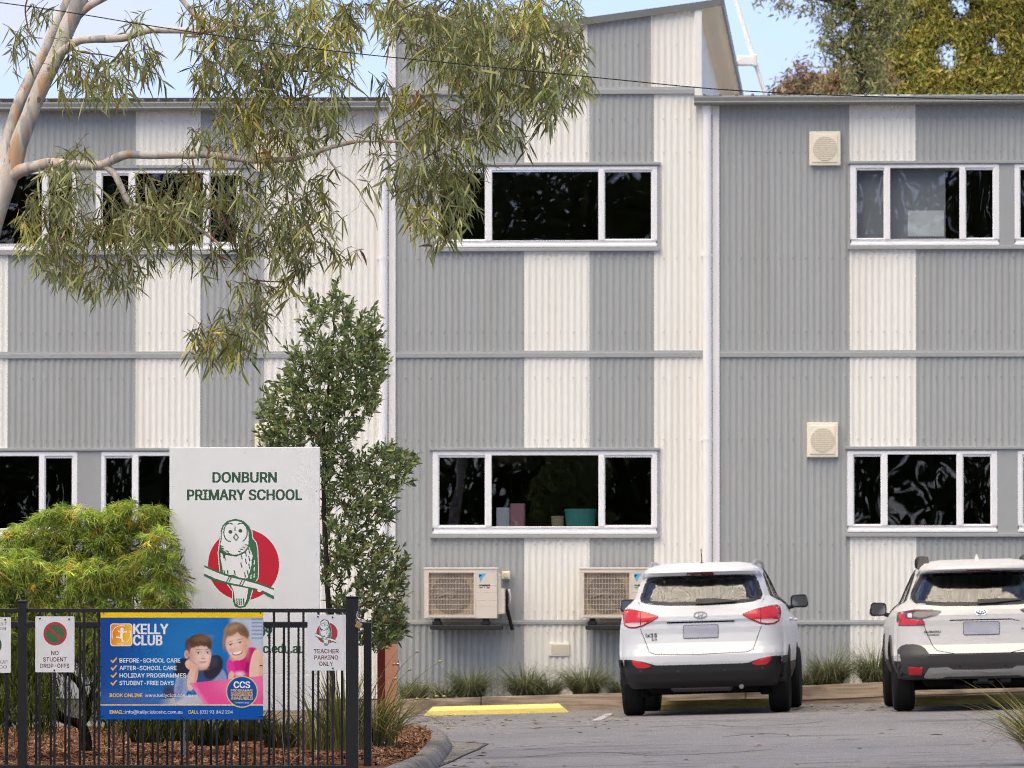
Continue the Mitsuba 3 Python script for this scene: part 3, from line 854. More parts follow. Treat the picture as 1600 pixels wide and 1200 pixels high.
ys = np.linspace(YR + .06, .03, 5)
gx, gy = np.meshgrid(xs, ys, indexing='ij')
pxx = 1320 + gx * F / (D + YR)
gzv = topz(pxx) - .025 + .03 * (meshkit.fbm(np.stack([gx * 3, gy * 3, 0 * gx], -1), 3, 2) - .5)
i, j = np.meshgrid(np.arange(59), np.arange(4), indexing='ij')
q = np.stack([i * 5 + j, (i + 1) * 5 + j, (i + 1) * 5 + j + 1, i * 5 + j + 1], -1).reshape(-1, 4)
struct('garden_bed', trimesh.Trimesh(np.stack([gx, gy, gzv], -1).reshape(-1, 3), np.vstack([q[:, [0, 1, 2]], q[:, [0, 2, 3]]]), process=False), 'soil', smooth=True)


def wheel_stop(xc, y0, lab):
    L = 1.66
    pr = [(-.0, 0), (0.0, .055), (.045, .098), (.10, .10), (.15, .05), (.15, 0)]
    pts = []
    for sx, t in ((-1, 0), (1, 0)):
        for yy, zz in pr:
            e = L / 2 - (zz / .1) * .11
            pts.append((xc + sx * e, y0 + yy, zz))
    m = man(m3.Manifold.hull_points(np.array(pts, np.float32)).refine_to_length(.1))
    v = np.array(m.vertices)
    v[:, 2] += gz(v[:, 0]) + .001
    single('wheel_stop', trimesh.Trimesh(v, m.faces, process=False), 'wheel_stop_yellow', lab, 'wheel stop', smooth=20)


wheel_stop((X(663, -2.2) + X(887, -2.2)) / 2, -2.28, 'bright yellow wheel stop in the empty bay left of the cars')
wheel_stop(P(1110, 1100, -2.0)[0], -2.22, 'yellow wheel stop in shade under the left car')
wheel_stop(P(1520, 1100, -3.5)[0], -3.55, 'yellow wheel stop in shade under the right car')

# ------------------------------------------------------------------ fence and gate
YA, YB = -D + F / 211.0, -D + F / 211.0 + .55
fence = thing('steel_fence', 'black steel picket fence with a square post, in front of the garden bed', 'fence')
def fx(px, Y): return X(px, Y, 1060)
def fz(py, Y): return Z(py, Y, 300)
zlow = fz(1197, YA)
xl = fx(-260, YA)
part(fence, 'rail', bx(xl, fx(545, YA), YA - .012, YA + .012, fz(957, YA), fz(951, YA), .002), 'fence_black')
part(fence, 'rail', bx(xl, fx(545, YA), YA - .012, YA + .012, fz(1202, YA), fz(1195.5, YA), .002), 'fence_black')
gA = float(bed_z(np.array(fx(35, YA)), np.array(YA)))
for a, b, t in ((28.5, 42, 941), (541, 560, 934.5)):
    k = part(fence, 'post', bx(fx(a, YA), fx(b, YA), YA - .032, YA + .032, -.25, fz(t, YA), .004), 'fence_black')
    part(k, 'cap', bx(fx(a - 1.2, YA), fx(b + 1.2, YA), YA - .038, YA + .038, fz(t, YA), fz(t - 3, YA), .006), 'fence_black')
q0 = 55.0
pk = [55 + 22.96 * i - 23 * 8 for i in range(0, 30)]
for q in [p for p in (list(np.arange(-10.6, -120, -22.9)) + [9.5] + list(np.arange(62.3, 180, 23.05)) + list(np.arange(177.6, 420, 23.05)) + [428, 451, 474, 497.4, 520]) if not 24 < p < 46]:
    part(fence, 'picket', bx(fx(q - 1.75, YA), fx(q + 1.75, YA), YA - .0085, YA + .0085, fz(1196, YA) - .0, fz(956.5, YA), .002), 'fence_black')
gate = thing('sliding_gate', 'black steel sliding gate standing open just behind the fence', 'gate')
part(gate, 'rail', bx(fx(-300, YB), fx(575, YB), YB - .02, YB + .02, fz(980.8, YB), fz(971.5, YB), .003), 'fence_black')
part(gate, 'rail', bx(fx(-300, YB), fx(575, YB), YB - .02, YB + .02, fz(1206, YB), fz(1199, YB), .003), 'fence_black')
part(gate, 'stile', bx(fx(568.5, YB), fx(580.5, YB), YB - .024, YB + .024, -.06, fz(972.5, YB), .004), 'fence_black')
for q in list(np.arange(534.6, -290, -22.75)):
    part(gate, 'picket', bx(fx(q - 1.7, YB), fx(q + 1.7, YB), YB - .009, YB + .009, fz(1200, YB), fz(980, YB), .002), 'fence_black')
part(gate, 'latch_frame', cat([bx(fx(557.2, YB), fx(559.2, YB), YB - .4, YB - .39, fz(1194, YB), fz(938, YB)), bx(fx(560, YB), fx(569, YB), YB - .01, YB + .01, fz(977, YB), fz(973.5, YB))]), 'fence_black')
pl = thing('padlock', 'small brass padlock hanging from the gate post chain', 'padlock')
px_, pz_ = fx(560.5, YA - .05), fz(977, YA)
m = bx(-.022, .022, -.010, .010, -.022, .022, .004)
m.apply_transform(trimesh.transformations.rotation_matrix(math.radians(28), (0, 1, 0)))
m.apply_translation((px_, YA - .055, pz_))
part(pl, 'body', m, 'brass')
part(pl, 'shackle', tube([(px_ - .018 + .0, YA - .055, pz_ + .02), (px_ - .02, YA - .055, pz_ + .045), (px_ - .006, YA - .055, pz_ + .055), (px_ + .008, YA - .055, pz_ + .04), (px_ + .006, YA - .055, pz_ + .022)], .004, 6), 'chrome', smooth=True)
part(pl, 'chain', cat([tube([(px_ - .012, YA - .045, pz_ + .04 + .018 * i + .012 * math.sin(a)) if i % 2 else (px_ - .012 + .007 * math.cos(a), YA - .045, pz_ + .04 + .018 * i + .012 * math.sin(a)) for a in np.linspace(0, 6.28, 9)], .0025, 5) for i in range(4)]), 'galvanised')

# ------------------------------------------------------------------ signs on the fence
def plate(poly_px, Y, depth=.003):
    return ext(Polygon([(fx(a, Y), fz(b, Y)) for a, b in poly_px]), depth).apply_translation((0, Y, 0))
def rrect(a, b, t, bt, Y, r=.008):
    p = sbox(fx(a, Y), fz(bt, Y), fx(b, Y), fz(t, Y)).buffer(-r).buffer(r, quad_segs=4)
    return ext(p, .003).apply_translation((0, Y, 0))
def disc(px, py, r, Y, dy, hole=0.0):
    c = Point(fx(px, Y), fz(py, Y)).buffer(r * 1.0, quad_segs=12)
    if hole: c = c.difference(Point(fx(px, Y), fz(py, Y)).buffer(hole, quad_segs=12))
    return ext(c, .0008).apply_translation((0, Y - dy, 0))
YN = YA - .016
PXM = (D + YN) / F          # metres per photograph pixel at the fence
def lettering(k, s, px, py, h_px, w_px, Y, mat, dy=.0034, bold=True, align='c'):
    part(k, 'lettering', text(s, fx(px, Y), fz(py, Y), Y - dy, h_px * PXM, w_px * PXM if w_px else None, align, .0006, bold), mat)


def bolts(k, spots, Y):
    for a, b in spots:
        part(k, 'bolt', tube([(fx(a, Y), Y - .010, fz(b, Y)), (fx(a, Y), Y - .003, fz(b, Y))], .0065, 10), 'ink_black')


k = thing('fence_sign', 'white no student drop-offs sign with a crossed green disc', 'sign')
part(k, 'panel', rrect(55, 116.3, 963, 1050.5, YN), 'sign_white')
part(k, 'symbol', disc(86, 990.2, 15.5 * PXM, YN, .0032), 'emblem_green')
part(k, 'symbol', disc(86, 990.2, 18.4 * PXM, YN, .0038, 14.3 * PXM), 'sign_red')
b_ = LineString([(fx(86 - 12, YN), fz(990.2 - 11, YN)), (fx(86 + 12, YN), fz(990.2 + 11, YN))]).buffer(2.1 * PXM, cap_style=2)
part(k, 'symbol', ext(b_, .0006).apply_translation((0, YN - .0044, 0)), 'sign_red')
lettering(k, 'NO', 85.7, 1023.5, 6.3, 11.5, YN, 'maroon')
lettering(k, 'STUDENT', 85.7, 1033.6, 6.3, 37, YN, 'maroon')
lettering(k, 'DROP-OFFS', 85.7, 1043.6, 6.3, 46, YN, 'maroon')
bolts(k, ((62.3, 966.5), (107.8, 967.6), (85, 1047.5)), YN)

k = thing('fence_sign', 'white dog sign cut off by the left edge of the photo', 'sign')
part(k, 'panel', rrect(-44, 17, 964.5, 1051.5, YN), 'sign_white')
part(k, 'symbol', disc(-13.5, 1008, 16.2 * PXM, YN, .0032), 'ink_green')
lettering(k, 'DOGS MUST', 10.5, 977, 5, 50, YN, 'ink_green', align='r', bold=False)
lettering(k, 'ON LEASH', 9.3, 984.6, 5, 45, YN, 'ink_green', align='r', bold=False)
lettering(k, 'CLEAN UP', 12, 1037, 5, 47, YN, 'maroon', align='r', bold=False)
lettering(k, 'YOUR DOG', 11, 1044.5, 5, 49, YN, 'maroon', align='r', bold=False)
bolts(k, ((8, 968.5),), YN)

# owl crest, drawn in the units of an enlarged crop: 1 unit = s metres, its origin at (ox, oz), y downwards
OWL_GREEN = [(290, 470), (303, 400), (300, 330), (322, 270), (372, 225), (455, 203), (538, 225), (598, 280), (625, 340), (632, 410), (668, 450), (684, 520), (692, 700), (690, 820), (655, 870),
             (630, 950), (600, 1060), (560, 1125), (500, 1138), (450, 1120), (428, 1060), (430, 960), (370, 880), (300, 790), (285, 650), (278, 560)]
OWL_HEAD = [(312, 420), (312, 340), (335, 280), (390, 238), (455, 226), (520, 240), (570, 285), (592, 345), (592, 430), (588, 490), (545, 550), (460, 582), (370, 565), (315, 520), (298, 470)]
OWL_BODY = [(300, 560), (330, 580), (460, 600), (560, 560), (600, 500), (625, 560), (624, 680), (605, 760), (580, 825), (520, 825), (455, 800), (430, 790), (330, 790), (315, 690), (300, 620)]
OWL_TAIL = [(405, 890), (590, 930), (572, 1050), (545, 1110), (500, 1118), (455, 1085), (437, 960)]
BR_GREEN = [(128, 688), (260, 745), (400, 795), (560, 830), (700, 868), (858, 930), (858, 1044), (780, 1005), (725, 965), (690, 960), (560, 925), (370, 888), (230, 850), (128, 800)]
BR_WHITE = [(128, 708), (260, 765), (400, 815), (560, 850), (700, 890), (858, 948), (858, 1010), (790, 975), (735, 950), (715, 970), (690, 965), (685, 935), (560, 908), (370, 866), (230, 822), (128, 775)]


def owl(k, ox, oz, s, Y, red='emblem_red', fine=True):
    f = lambda pts: Polygon([(ox + x * s, oz - y * s) for x, y in pts]).buffer(0)
    st = lambda pts, w: LineString([(ox + x * s, oz - y * s) for x, y in pts]).buffer(w * s / 2, quad_segs=3)
    def lay(shape, mat, lvl):
        part(k, 'crest', ext(shape, .0006).apply_translation((0, Y - lvl * .0009, 0)), mat)
    lay(Point(ox + 540 * s, oz - 683 * s).buffer(372 * s, quad_segs=20), red, 0)
    lay(f(OWL_GREEN).buffer(9 * s), 'sign_white', 1)
    lay(f(OWL_GREEN), 'emblem_green', 2)
    lay(f(OWL_HEAD).union(f(OWL_BODY)).union(f(OWL_TAIL)), 'print_white', 3)
    lay(f(BR_GREEN), 'emblem_green', 4)
    lay(f(BR_WHITE), 'print_white', 5)
    th = 11 if fine else 14
    arc = lambda cx, cy, rx, ry, a0, a1: [(cx + rx * math.cos(t), cy + ry * math.sin(t)) for t in np.linspace(math.radians(a0), math.radians(a1), 14)]
    L = [arc(395, 345, 62, 95, 80, 300), arc(515, 345, 65, 95, -120, 75), [(451, 290), (451, 330)], [(460, 360), (487, 400), (462, 432), (435, 400), (460, 360)],
         [(300, 540), (330, 570), (385, 583)], [(440, 588), (520, 572), (580, 520)]]
    for x, y in ((310, 490), (320, 515), (370, 545), (390, 568), (545, 505), (520, 525), (500, 548), (570, 480)):
        L.append([(x - 14, y - 6), (x + 14, y + 4)])
    for x, y in ((520, 600), (565, 570), (600, 545), (565, 650), (600, 620), (518, 690), (600, 700), (555, 790), (585, 770), (330, 590), (345, 610), (340, 770), (375, 768), (448, 770)):
        L.append([(x - 5, y - 24), (x + 5, y + 22)])
    for x in (470, 495, 515, 540):
        L.append([(x, 1040), (x + 3, 1100)])
    for x, y in ((380, 835), (405, 835), (515, 870), (540, 878)):
        L.append([(x + 10, y - 25), (x - 14, y + 25)])
    sh = None
    for l in L:
        g = st(l, th); sh = g if sh is None else sh.union(g)
    for x, y in ((403, 341), (507, 330)):
        sh = sh.union(Point(ox + x * s, oz - y * s).buffer(20 * s))
    lay(sh, 'ink_green', 6)
    W = None
    for x, y in ((655, 660), (655, 730), (655, 800), (620, 810), (630, 600)):
        g = st([(x, y - 18), (x - 3, y + 18)], 11); W = g if W is None else W.union(g)
    lay(W, 'print_white', 6)


k = thing('fence_sign', 'white teacher parking only sign with a small owl crest', 'sign')
part(k, 'panel', rrect(480.5, 540.5, 960.5, 1047.5, YN), 'sign_white')
owl(k, fx(490.2 - 3.3, YN), fz(963.5 - 5.0, YN), .0446 * PXM, YN - .0034, 'sign_red', False)
lettering(k, 'TEACHER', 509.7, 1020.5, 6.4, 39.5, YN, 'maroon')
lettering(k, 'PARKING', 509.7, 1030.4, 6.4, 37.5, YN, 'maroon')
lettering(k, 'ONLY', 509.5, 1040.3, 6.4, 22, YN, 'maroon')
bolts(k, ((496.8, 963.5), (519.6, 964.4), (520, 1044)), YN)

# ------------------------------------------------------------------ cars
class Body:
    """a car body as stacked plan outlines: rows of (z, half width, rear y, front y, rear corner radius, rear bow)"""
    def __init__(s, rows, front_r=.45):
        a = np.array(rows, float)
        zf = np.unique(np.r_[np.linspace(a[0, 0], a[-1, 0], 70), a[:, 0]])
        s.z = zf
        s.c = np.stack([np.interp(zf, a[:, 0], a[:, i]) for i in range(1, 6)], 1)
        for i in range(5):      # soften the knees a little
            k = s.c[:, i].copy()
            s.c[1:-1, i] = .25 * k[:-2] + .5 * k[1:-1] + .25 * k[2:]
        s.fr = front_r

    def at(s, z):
        return [np.interp(z, s.z, s.c[:, i]) for i in range(5)]

    def width_y(s, y, yr, yf):
        """the flank bulges a little towards the middle of the car"""
        t = np.clip((y - yr) / np.maximum(yf - yr, .1), 0, 1)
        return .955 + .045 * np.sin(np.pi * np.clip(t * 1.25 + .08, 0, 1)) ** .7

    def rear_y(s, x, z):
        w, yr, yf, rr, bow = s.at(z)
        w = w * .955 + .0
        ax = np.minimum(np.abs(x), w - .0005)
        y = yr + bow * (ax / w) ** 2
        e = np.maximum(ax - (w - rr), 0)
        return y + rr - np.sqrt(np.maximum(rr ** 2 - e ** 2, 0))

    def side_x(s, y, z):
        w, yr, yf, rr, bow = s.at(z)
        return w * s.width_y(y, yr, yf)

    def outline(s, z, inset=0.0):
        w, yr, yf, rr, bow = s.at(z)
        w, yr, yf = w - inset, yr + inset, yf - inset
        wr = w * .955
        x = np.linspace(0, wr - rr, 16)
        pts = [(q, yr + bow * (q / wr) ** 2) for q in x]
        y1 = yr + bow * ((wr - rr) / wr) ** 2
        for t in np.linspace(0, 1, 13)[1:]:
            xx = wr - rr + rr * math.sin(t * math.pi / 2 * .96)
            e = xx - (wr - rr)
            pts.append((xx, yr + bow * (xx / wr) ** 2 + rr - math.sqrt(max(rr ** 2 - e ** 2, 0))))
        ys = np.linspace(pts[-1][1] + .03, yf - s.fr, 30)
        pts += [(w * float(s.width_y(q, yr, yf)), q) for q in ys]
        fr = min(s.fr, w * .8)
        for t in np.linspace(0, 1, 9)[1:]:
            pts.append((pts[44 if False else 57][0] - fr * (1 - math.cos(t * math.pi / 2)), yf - fr + fr * math.sin(t * math.pi / 2)))
        pts.append((0, yf + .05))
        h = np.array(pts)
        full = np.vstack([h, (h[1:-1] * [-1, 1])[::-1]])
        return full

    def mesh(s, z0, z1, inset=0.0, n=None):
        zs = s.z[(s.z >= z0 - 1e-9) & (s.z <= z1 + 1e-9)]
        zs = np.unique(np.r_[z0, zs, z1])
        rings = [np.c_[s.outline(z, inset), np.full(len(s.outline(z, inset)), z)] for z in zs]
        m = len(rings[0])
        v = np.vstack(rings + [[[0, rings[0][:, 1].mean(), zs[0]]], [[0, rings[-1][:, 1].mean(), zs[-1]]]])
        i, j = np.meshgrid(np.arange(len(zs) - 1), np.arange(m), indexing='ij')
        q = np.stack([i * m + j, i * m + (j + 1) % m, (i + 1) * m + (j + 1) % m, (i + 1) * m + j], -1).reshape(-1, 4)
        f = np.vstack([q[:, [0, 1, 2]], q[:, [0, 2, 3]]])
        k = np.arange(m); nb = len(zs) * m
        f = np.vstack([f, np.stack([(k + 1) % m, k, np.full(m, nb)], 1), np.stack([nb - m + k, nb - m + (k + 1) % m, np.full(m, nb + 1)], 1)])
        return m3.Manifold(m3.Mesh(np.array(v, np.float32), np.array(f, np.uint32)))

    def patch(s, poly, off, thick=.012, res=.03):
        """a slab that follows the rear of the car, standing off metres proud of it; poly is drawn in (x, z)"""
        gs = [g for g in getattr(poly, 'geoms', [poly]) if g.area > 1e-8]
        out = []
        for g in gs:
            m = tm2man(trimesh.creation.extrude_polygon(g, 1.0, engine='earcut'))
            m = m.scale([1, 1, thick]).refine_to_length(res)
            q = man(m)
            v = np.array(q.vertices)
            y = s.rear_y(v[:, 0], v[:, 1]) - off + (thick - v[:, 2])
            out.append(trimesh.Trimesh(np.c_[v[:, 0], y, v[:, 1]], q.faces, process=False))
        return cat(out)

    def side_patch(s, poly, sgn, off, thick=.01, res=.06):
        """the same for a flank; poly is drawn in (y, z)"""
        gs = [g for g in getattr(poly, 'geoms', [poly]) if g.area > 1e-8]
        out = []
        for g in gs:
            m = tm2man(trimesh.creation.extrude_polygon(g, 1.0, engine='earcut'))
            q = man(m.scale([1, 1, thick]).refine_to_length(res))
            v = np.array(q.vertices)
            x = s.side_x(v[:, 0], v[:, 1]) + off - (thick - v[:, 2])
            t = trimesh.Trimesh(np.c_[x * sgn, v[:, 0], v[:, 1]], q.faces if sgn < 0 else q.faces[:, ::-1], process=False)
            t.fix_normals()
            out.append(t)
        return cat(out)


def rnd(pts, r=.02):
    p = Polygon(pts).buffer(0)
    return p.buffer(-r).buffer(2 * r, quad_segs=6).buffer(-r, quad_segs=6)


def sym(pts): return list(pts) + [(-x, z) for x, z in pts[::-1]]


def mirror(poly): return affinity.scale(poly, -1, 1, origin=(0, 0))


def line(pts, w): return LineString(pts).buffer(w / 2, quad_segs=3, cap_style=2)


def wheel(x, y, R, w, sgn):
    pr = [(R * .60, -w * .40), (R * .82, -w * .5), (R * .94, -w * .47), (R * .985, -w * .36), (R, -w * .2), (R, w * .2), (R * .985, w * .36), (R * .94, w * .47), (R * .82, w * .5), (R * .60, w * .40)]
    m = lathe(pr, 44)
    m.apply_transform(trimesh.transformations.rotation_matrix(math.pi / 2, (0, 1, 0))); m.apply_translation((x, y, R))
    grooves = []
    for g in (-.28, -.09, .09, .28):
        t = lathe([(R * 1.0, w * g - .004), (R * 1.0015, w * g - .004), (R * 1.0015, w * g + .004), (R * 1.0, w * g + .004)], 44)
        t.apply_transform(trimesh.transformations.rotation_matrix(math.pi / 2, (0, 1, 0))); t.apply_translation((x, y, R)); grooves.append(t)
    hub = [tube([(x + sgn * w * .30, y, R), (x + sgn * w * .36, y, R)], R * .18, 20), tube([(x - w * .3, y, R), (x + w * .25, y, R)], R * .62, 30)]
    for a in np.arange(5) * 2 * math.pi / 5:
        sp = bx(x + sgn * w * .30 - .012, x + sgn * w * .30 + .012, -R * .10, R * .10, R * .1, R * .64, .008)
        sp.apply_transform(trimesh.transformations.rotation_matrix(a, (1, 0, 0))); sp.apply_translation((0, y, R)); hub.append(sp)
    return m, cat(grooves), cat(hub)


def build_car(key, b, spec, place):
    def put(name, mesh, mat, smooth=False, parent=None, **kw):
        if mesh is None: return
        if hasattr(mesh, 'to_mesh'): mesh = man(mesh)
        v = np.array(mesh.vertices) @ place[:3, :3].T + place[:3, 3]
        return part(parent or key, name, trimesh.Trimesh(v, mesh.faces, process=False), mat, smooth=smooth, **kw)
    paint, zb_, zt_ = spec['paint'], b.z[0], b.z[-1]
    outer = b.mesh(zb_, zt_)
    cabin = b.mesh(spec['floor'], spec['roof_in'], .055)
    slab = lambda poly, d, y0: tm2man(trimesh.creation.extrude_polygon(poly, d, engine='earcut')).rotate([90, 0, 0]).translate([0, y0 + d, 0])
    body = outer - cabin
    liner = b.mesh(spec['floor'] + .005, spec['roof_in'] - .005, .058) - b.mesh(spec['floor'] + .02, spec['roof_in'] - .02, .075)
    for cut in (slab(spec['rear_glass'], 1.1, -.4), slab(spec['windscreen'], 1.6, spec['ws_y'])):
        body = body - cut
        liner = liner - cut
    for poly in spec['side_glass']:
        e = tm2man(trimesh.creation.extrude_polygon(poly, 2.6, engine='earcut'))
        v = e.to_mesh()
        q = np.array(v.vert_properties[:, :3]); q = np.c_[1.3 - q[:, 2], q[:, 0], q[:, 1]]
        mm = m3.Manifold(m3.Mesh(np.array(q, np.float32), np.array(v.tri_verts, np.uint32)))
        if mm.volume() < 0:
            mm = m3.Manifold(m3.Mesh(np.array(q, np.float32), np.array(v.tri_verts[:, ::-1], np.uint32)))
        body = body - mm
        liner = liner - mm
    R = spec['R']
    for y in spec['axles']:
        body = body - m3.Manifold.cylinder(2.4, R * 1.13, R * 1.13, 48, True).rotate([0, 90, 0]).translate([0, y, R])
    low = spec['black_z']
    split = body.split_by_plane([0, 0, 1], low)
    put('body', split[0], paint, 32)
    put('lower_body', split[1], 'plastic_black', 32)
    put('underbody', bx(-.62, .62, spec['under'], b.at(.5)[2] - .5, spec['clear'], low + .05, .05), 'underbody')
    # glass
    put('rear_window', b.patch(spec['rear_glass'].buffer(.012), -.006, .003, .05), 'car_glass', 40)
    put('rear_window_border', b.patch(spec['rear_glass'].buffer(.012).difference(spec['rear_glass'].buffer(-.030)), .0015, .004), 'plastic_black')
    for sgn in (-1, 1):
        for poly in spec['side_glass']:
            put('side_window', b.side_patch(poly.buffer(.012), sgn, -.006, .003), 'car_glass')
        put('window_seal', b.side_patch(spec['dlo'].buffer(.02).difference(unary(spec['side_glass']).buffer(-.006)), sgn, .002, .008), 'plastic_black')
    put('cabin_lining', liner, 'seat_cloth', 32)
    wz_ = [p[1] for p in spec['windscreen'].exterior.coords]
    zs = np.linspace(min(wz_), max(wz_), 8)
    quad = [[(sx * np.interp(z, [zs[0], zs[-1]], [.66, .55]), b.at(z)[2] - .03, z) for sx in (-1, 0, 1)] for z in zs]
    q_ = np.array(quad).reshape(-1, 3)
    f_ = [[3 * i + j, 3 * i + j + 1, 3 * i + j + 4] for i in range(7) for j in range(2)] + [[3 * i + j, 3 * i + j + 4, 3 * i + j + 3] for i in range(7) for j in range(2)]
    put('windscreen', trimesh.Trimesh(q_, f_, process=False), 'car_glass')
    # inside
    for x in (-.36, .36):
        put('front_seat', cat([bx(x - .25, x + .25, spec['seat_y'], spec['seat_y'] + .14, .55, 1.14, .06), bx(x - .13, x + .13, spec['seat_y'] - .01, spec['seat_y'] + .10, 1.16, spec['head_z'], .05)]), 'seat_cloth', 40)
    put('rear_seat', cat([bx(-.62, .62, spec['rseat_y'], spec['rseat_y'] + .16, .5, spec['rs_top'], .06)] + [bx(x - .12, x + .12, spec['rseat_y'] + .02, spec['rseat_y'] + .11, spec['rs_top'] + .01, spec['rs_top'] + .15, .045) for x in (-.38, .38)]), 'seat_cloth', 40)
    put('dashboard', bx(-.66, .66, spec['ws_y'] - .05, spec['ws_y'] + .4, .7, 1.0, .08), 'seat_cloth', 40)
    # wheels
    for y in spec['axles']:
        for sgn in (-1, 1):
            t, g, h = wheel(sgn * spec['track'], y, R, spec['tw'], sgn)
            w = put('wheel', t, 'tyre', 30)
            put('tread', g, 'underbody', parent=w); put('rim', h, 'rim', 30, parent=w)
    for name, poly, off, th, mat, sm in spec['patches']:
        put(name, b.patch(poly, off, th), mat, sm)
    for name, mesh, mat, sm in spec['extras']:
        put(name, mesh, mat, sm)
    return put


def unary(ps):
    o = ps[0]
    for p in ps[1:]: o = o.union(p)
    return o


def mirror_shell(x, y, z, sgn, w=.21, h=.155):
    sp = []
    for dx, dz, r in ((-.055, -.03, .045), (.055, -.028, .045), (.06, .03, .04), (-.045, .035, .04)):
        sp.append(m3.Manifold.sphere(r, 20).translate([x + dx * w / .21 * sgn * -1, y, z + dz * h / .155]))
    hull = m3.Manifold.batch_hull(sp + [m3.Manifold.sphere(.05, 20).translate([x, y + .09, z])])
    hull = hull - m3.Manifold.cube([1, .06, 1], True).translate([x, y - .052, z])
    arm = m3.Manifold.batch_hull([m3.Manifold.sphere(.022, 12).translate([x - sgn * .08, y + .02, z - .06]), m3.Manifold.sphere(.026, 12).translate([x - sgn * .22, y + .10, z - .085])])
    gl = bx(x - w * .40, x + w * .40, y - .024, y - .019, z - h * .36, z + h * .36, .001)
    g2 = rnd([(x - w * .40, z - h * .34), (x + w * .42, z - h * .36), (x + w * .42, z + h * .34), (x - w * .36, z + h * .38)], .03)
    gl = ext(g2, .004).apply_translation((0, y - .0235, 0))
    return man(hull), man(arm), gl


def frame(x, y, yawdeg, rolldeg, z=None):
    zz = float(gz(x)) if z is None else z
    return (trimesh.transformations.translation_matrix((x, y, zz)) @ trimesh.transformations.rotation_matrix(math.radians(yawdeg), (0, 0, 1)) @
            trimesh.transformations.rotation_matrix(-math.radians(rolldeg), (0, 1, 0)))


def carbadge(b, s, x, z, h, w, off=.004):
    m = meshkit.text_mesh(s, h, .003, True)
    v = np.array(m.vertices)
    v[:, 0] = (v[:, 0] - v[:, 0].min()) * w / (v[:, 0].max() - v[:, 0].min()) + x
    zz = v[:, 1] + z
    y = b.rear_y(v[:, 0], zz) - v[:, 2] - off
    return trimesh.Trimesh(np.c_[v[:, 0], y, zz], m.faces, process=False)


# ---- the left car: a white compact crossover
A = Body([(.30, .80, .16, 4.20, .20, .03), (.36, .86, .07, 4.34, .22, .05), (.46, .90, .02, 4.38, .24, .06), (.58, .915, .0, 4.40, .25, .07), (.66, .92, .005, 4.40, .25, .08), (.72, .922, .045, 4.40, .25, .08), (.78, .922, .075, 4.39, .25, .07),
          (.88, .918, .10, 4.36, .24, .065), (.95, .912, .105, 4.28, .24, .06), (1.0, .905, .115, 4.10, .24, .06), (1.03, .898, .105, 3.75, .24, .06), (1.08, .885, .115, 3.40, .24, .06), (1.14, .865, .135, 3.22, .23, .07), (1.18, .845, .15, 3.12, .23, .08), (1.22, .80, .175, 3.02, .22, .09),
          (1.27, .745, .205, 2.92, .21, .10), (1.36, .712, .26, 2.76, .20, .11), (1.46, .675, .335, 2.58, .19, .12), (1.495, .66, .36, 2.50, .18, .12), (1.515, .652, .27, 2.46, .16, .13), (1.55, .635, .235, 2.40, .15, .13), (1.585, .61, .26, 2.30, .15, .13), (1.615, .57, .36, 2.16, .16, .12), (1.638, .50, .50, 2.0, .16, .10), (1.652, .40, .72, 1.75, .16, .08)])
rgA = rnd([(0, 1.196), (.36, 1.204), (.56, 1.222), (.645, 1.25), (.655, 1.29), (.60, 1.455), (.575, 1.487), (.40, 1.498), (0, 1.50), (-.40, 1.498), (-.575, 1.487), (-.60, 1.455), (-.655, 1.29), (-.645, 1.25), (-.56, 1.222), (-.36, 1.204)], .015)
sgA = [rnd([(.62, 1.30), (.95, 1.265), (1.0, 1.50), (.86, 1.47)], .02), rnd([(1.05, 1.255), (1.95, 1.20), (1.93, 1.545), (1.12, 1.525)], .02), rnd([(2.02, 1.195), (2.95, 1.13), (2.62, 1.36), (2.22, 1.53), (2.0, 1.545)], .02)]
lampA = rnd([(.452, 1.078), (.60, 1.128), (.80, 1.168), (.845, 1.155), (.856, 1.10), (.852, 1.04), (.84, .995), (.79, .967), (.72, .962), (.64, .976), (.53, 1.03)], .008)
lampAi = lampA.intersection(sbox(.30, .8, .648, 1.3)); lampAo = lampA.intersection(sbox(.656, .8, 1, 1.3))
clearA = rnd([(.50, 1.02), (.60, .985), (.70, .965), (.78, .966), (.84, .99), (.845, 1.012), (.75, 1.02), (.62, 1.02)], .01).intersection(lampA.buffer(-.012))
plateA = rnd([(-.186, .838), (.186, .838), (.186, .972), (-.186, .972)], .012)
hatch = [(.66, .955), (.60, .80), (.565, .70), (.50, .672), (0, .66)]
hatch = hatch + [(-x, z) for x, z in hatch[::-1][1:]]
reflA = rnd([(.52, .545), (.60, .578), (.70, .608), (.755, .620), (.745, .57), (.705, .528), (.61, .524)], .012)
blkA = Polygon(sym([(0, .540), (.30, .543), (.50, .553), (.62, .592), (.74, .616), (.80, .620), (.90, .620), (.90, .34), (0, .34)][0:9])).buffer(0)
emA = affinity.scale(Point(0, 1.085).buffer(1, quad_segs=10), .075, .040)
emA = emA.difference(affinity.scale(Point(0, 1.085).buffer(1, quad_segs=10), .063, .030))
hA = line([(-.028, 1.058), (-.014, 1.112)], .012).union(line([(.014, 1.058), (.028, 1.112)], .012)).union(line([(-.022, 1.081), (.022, 1.089)], .011))
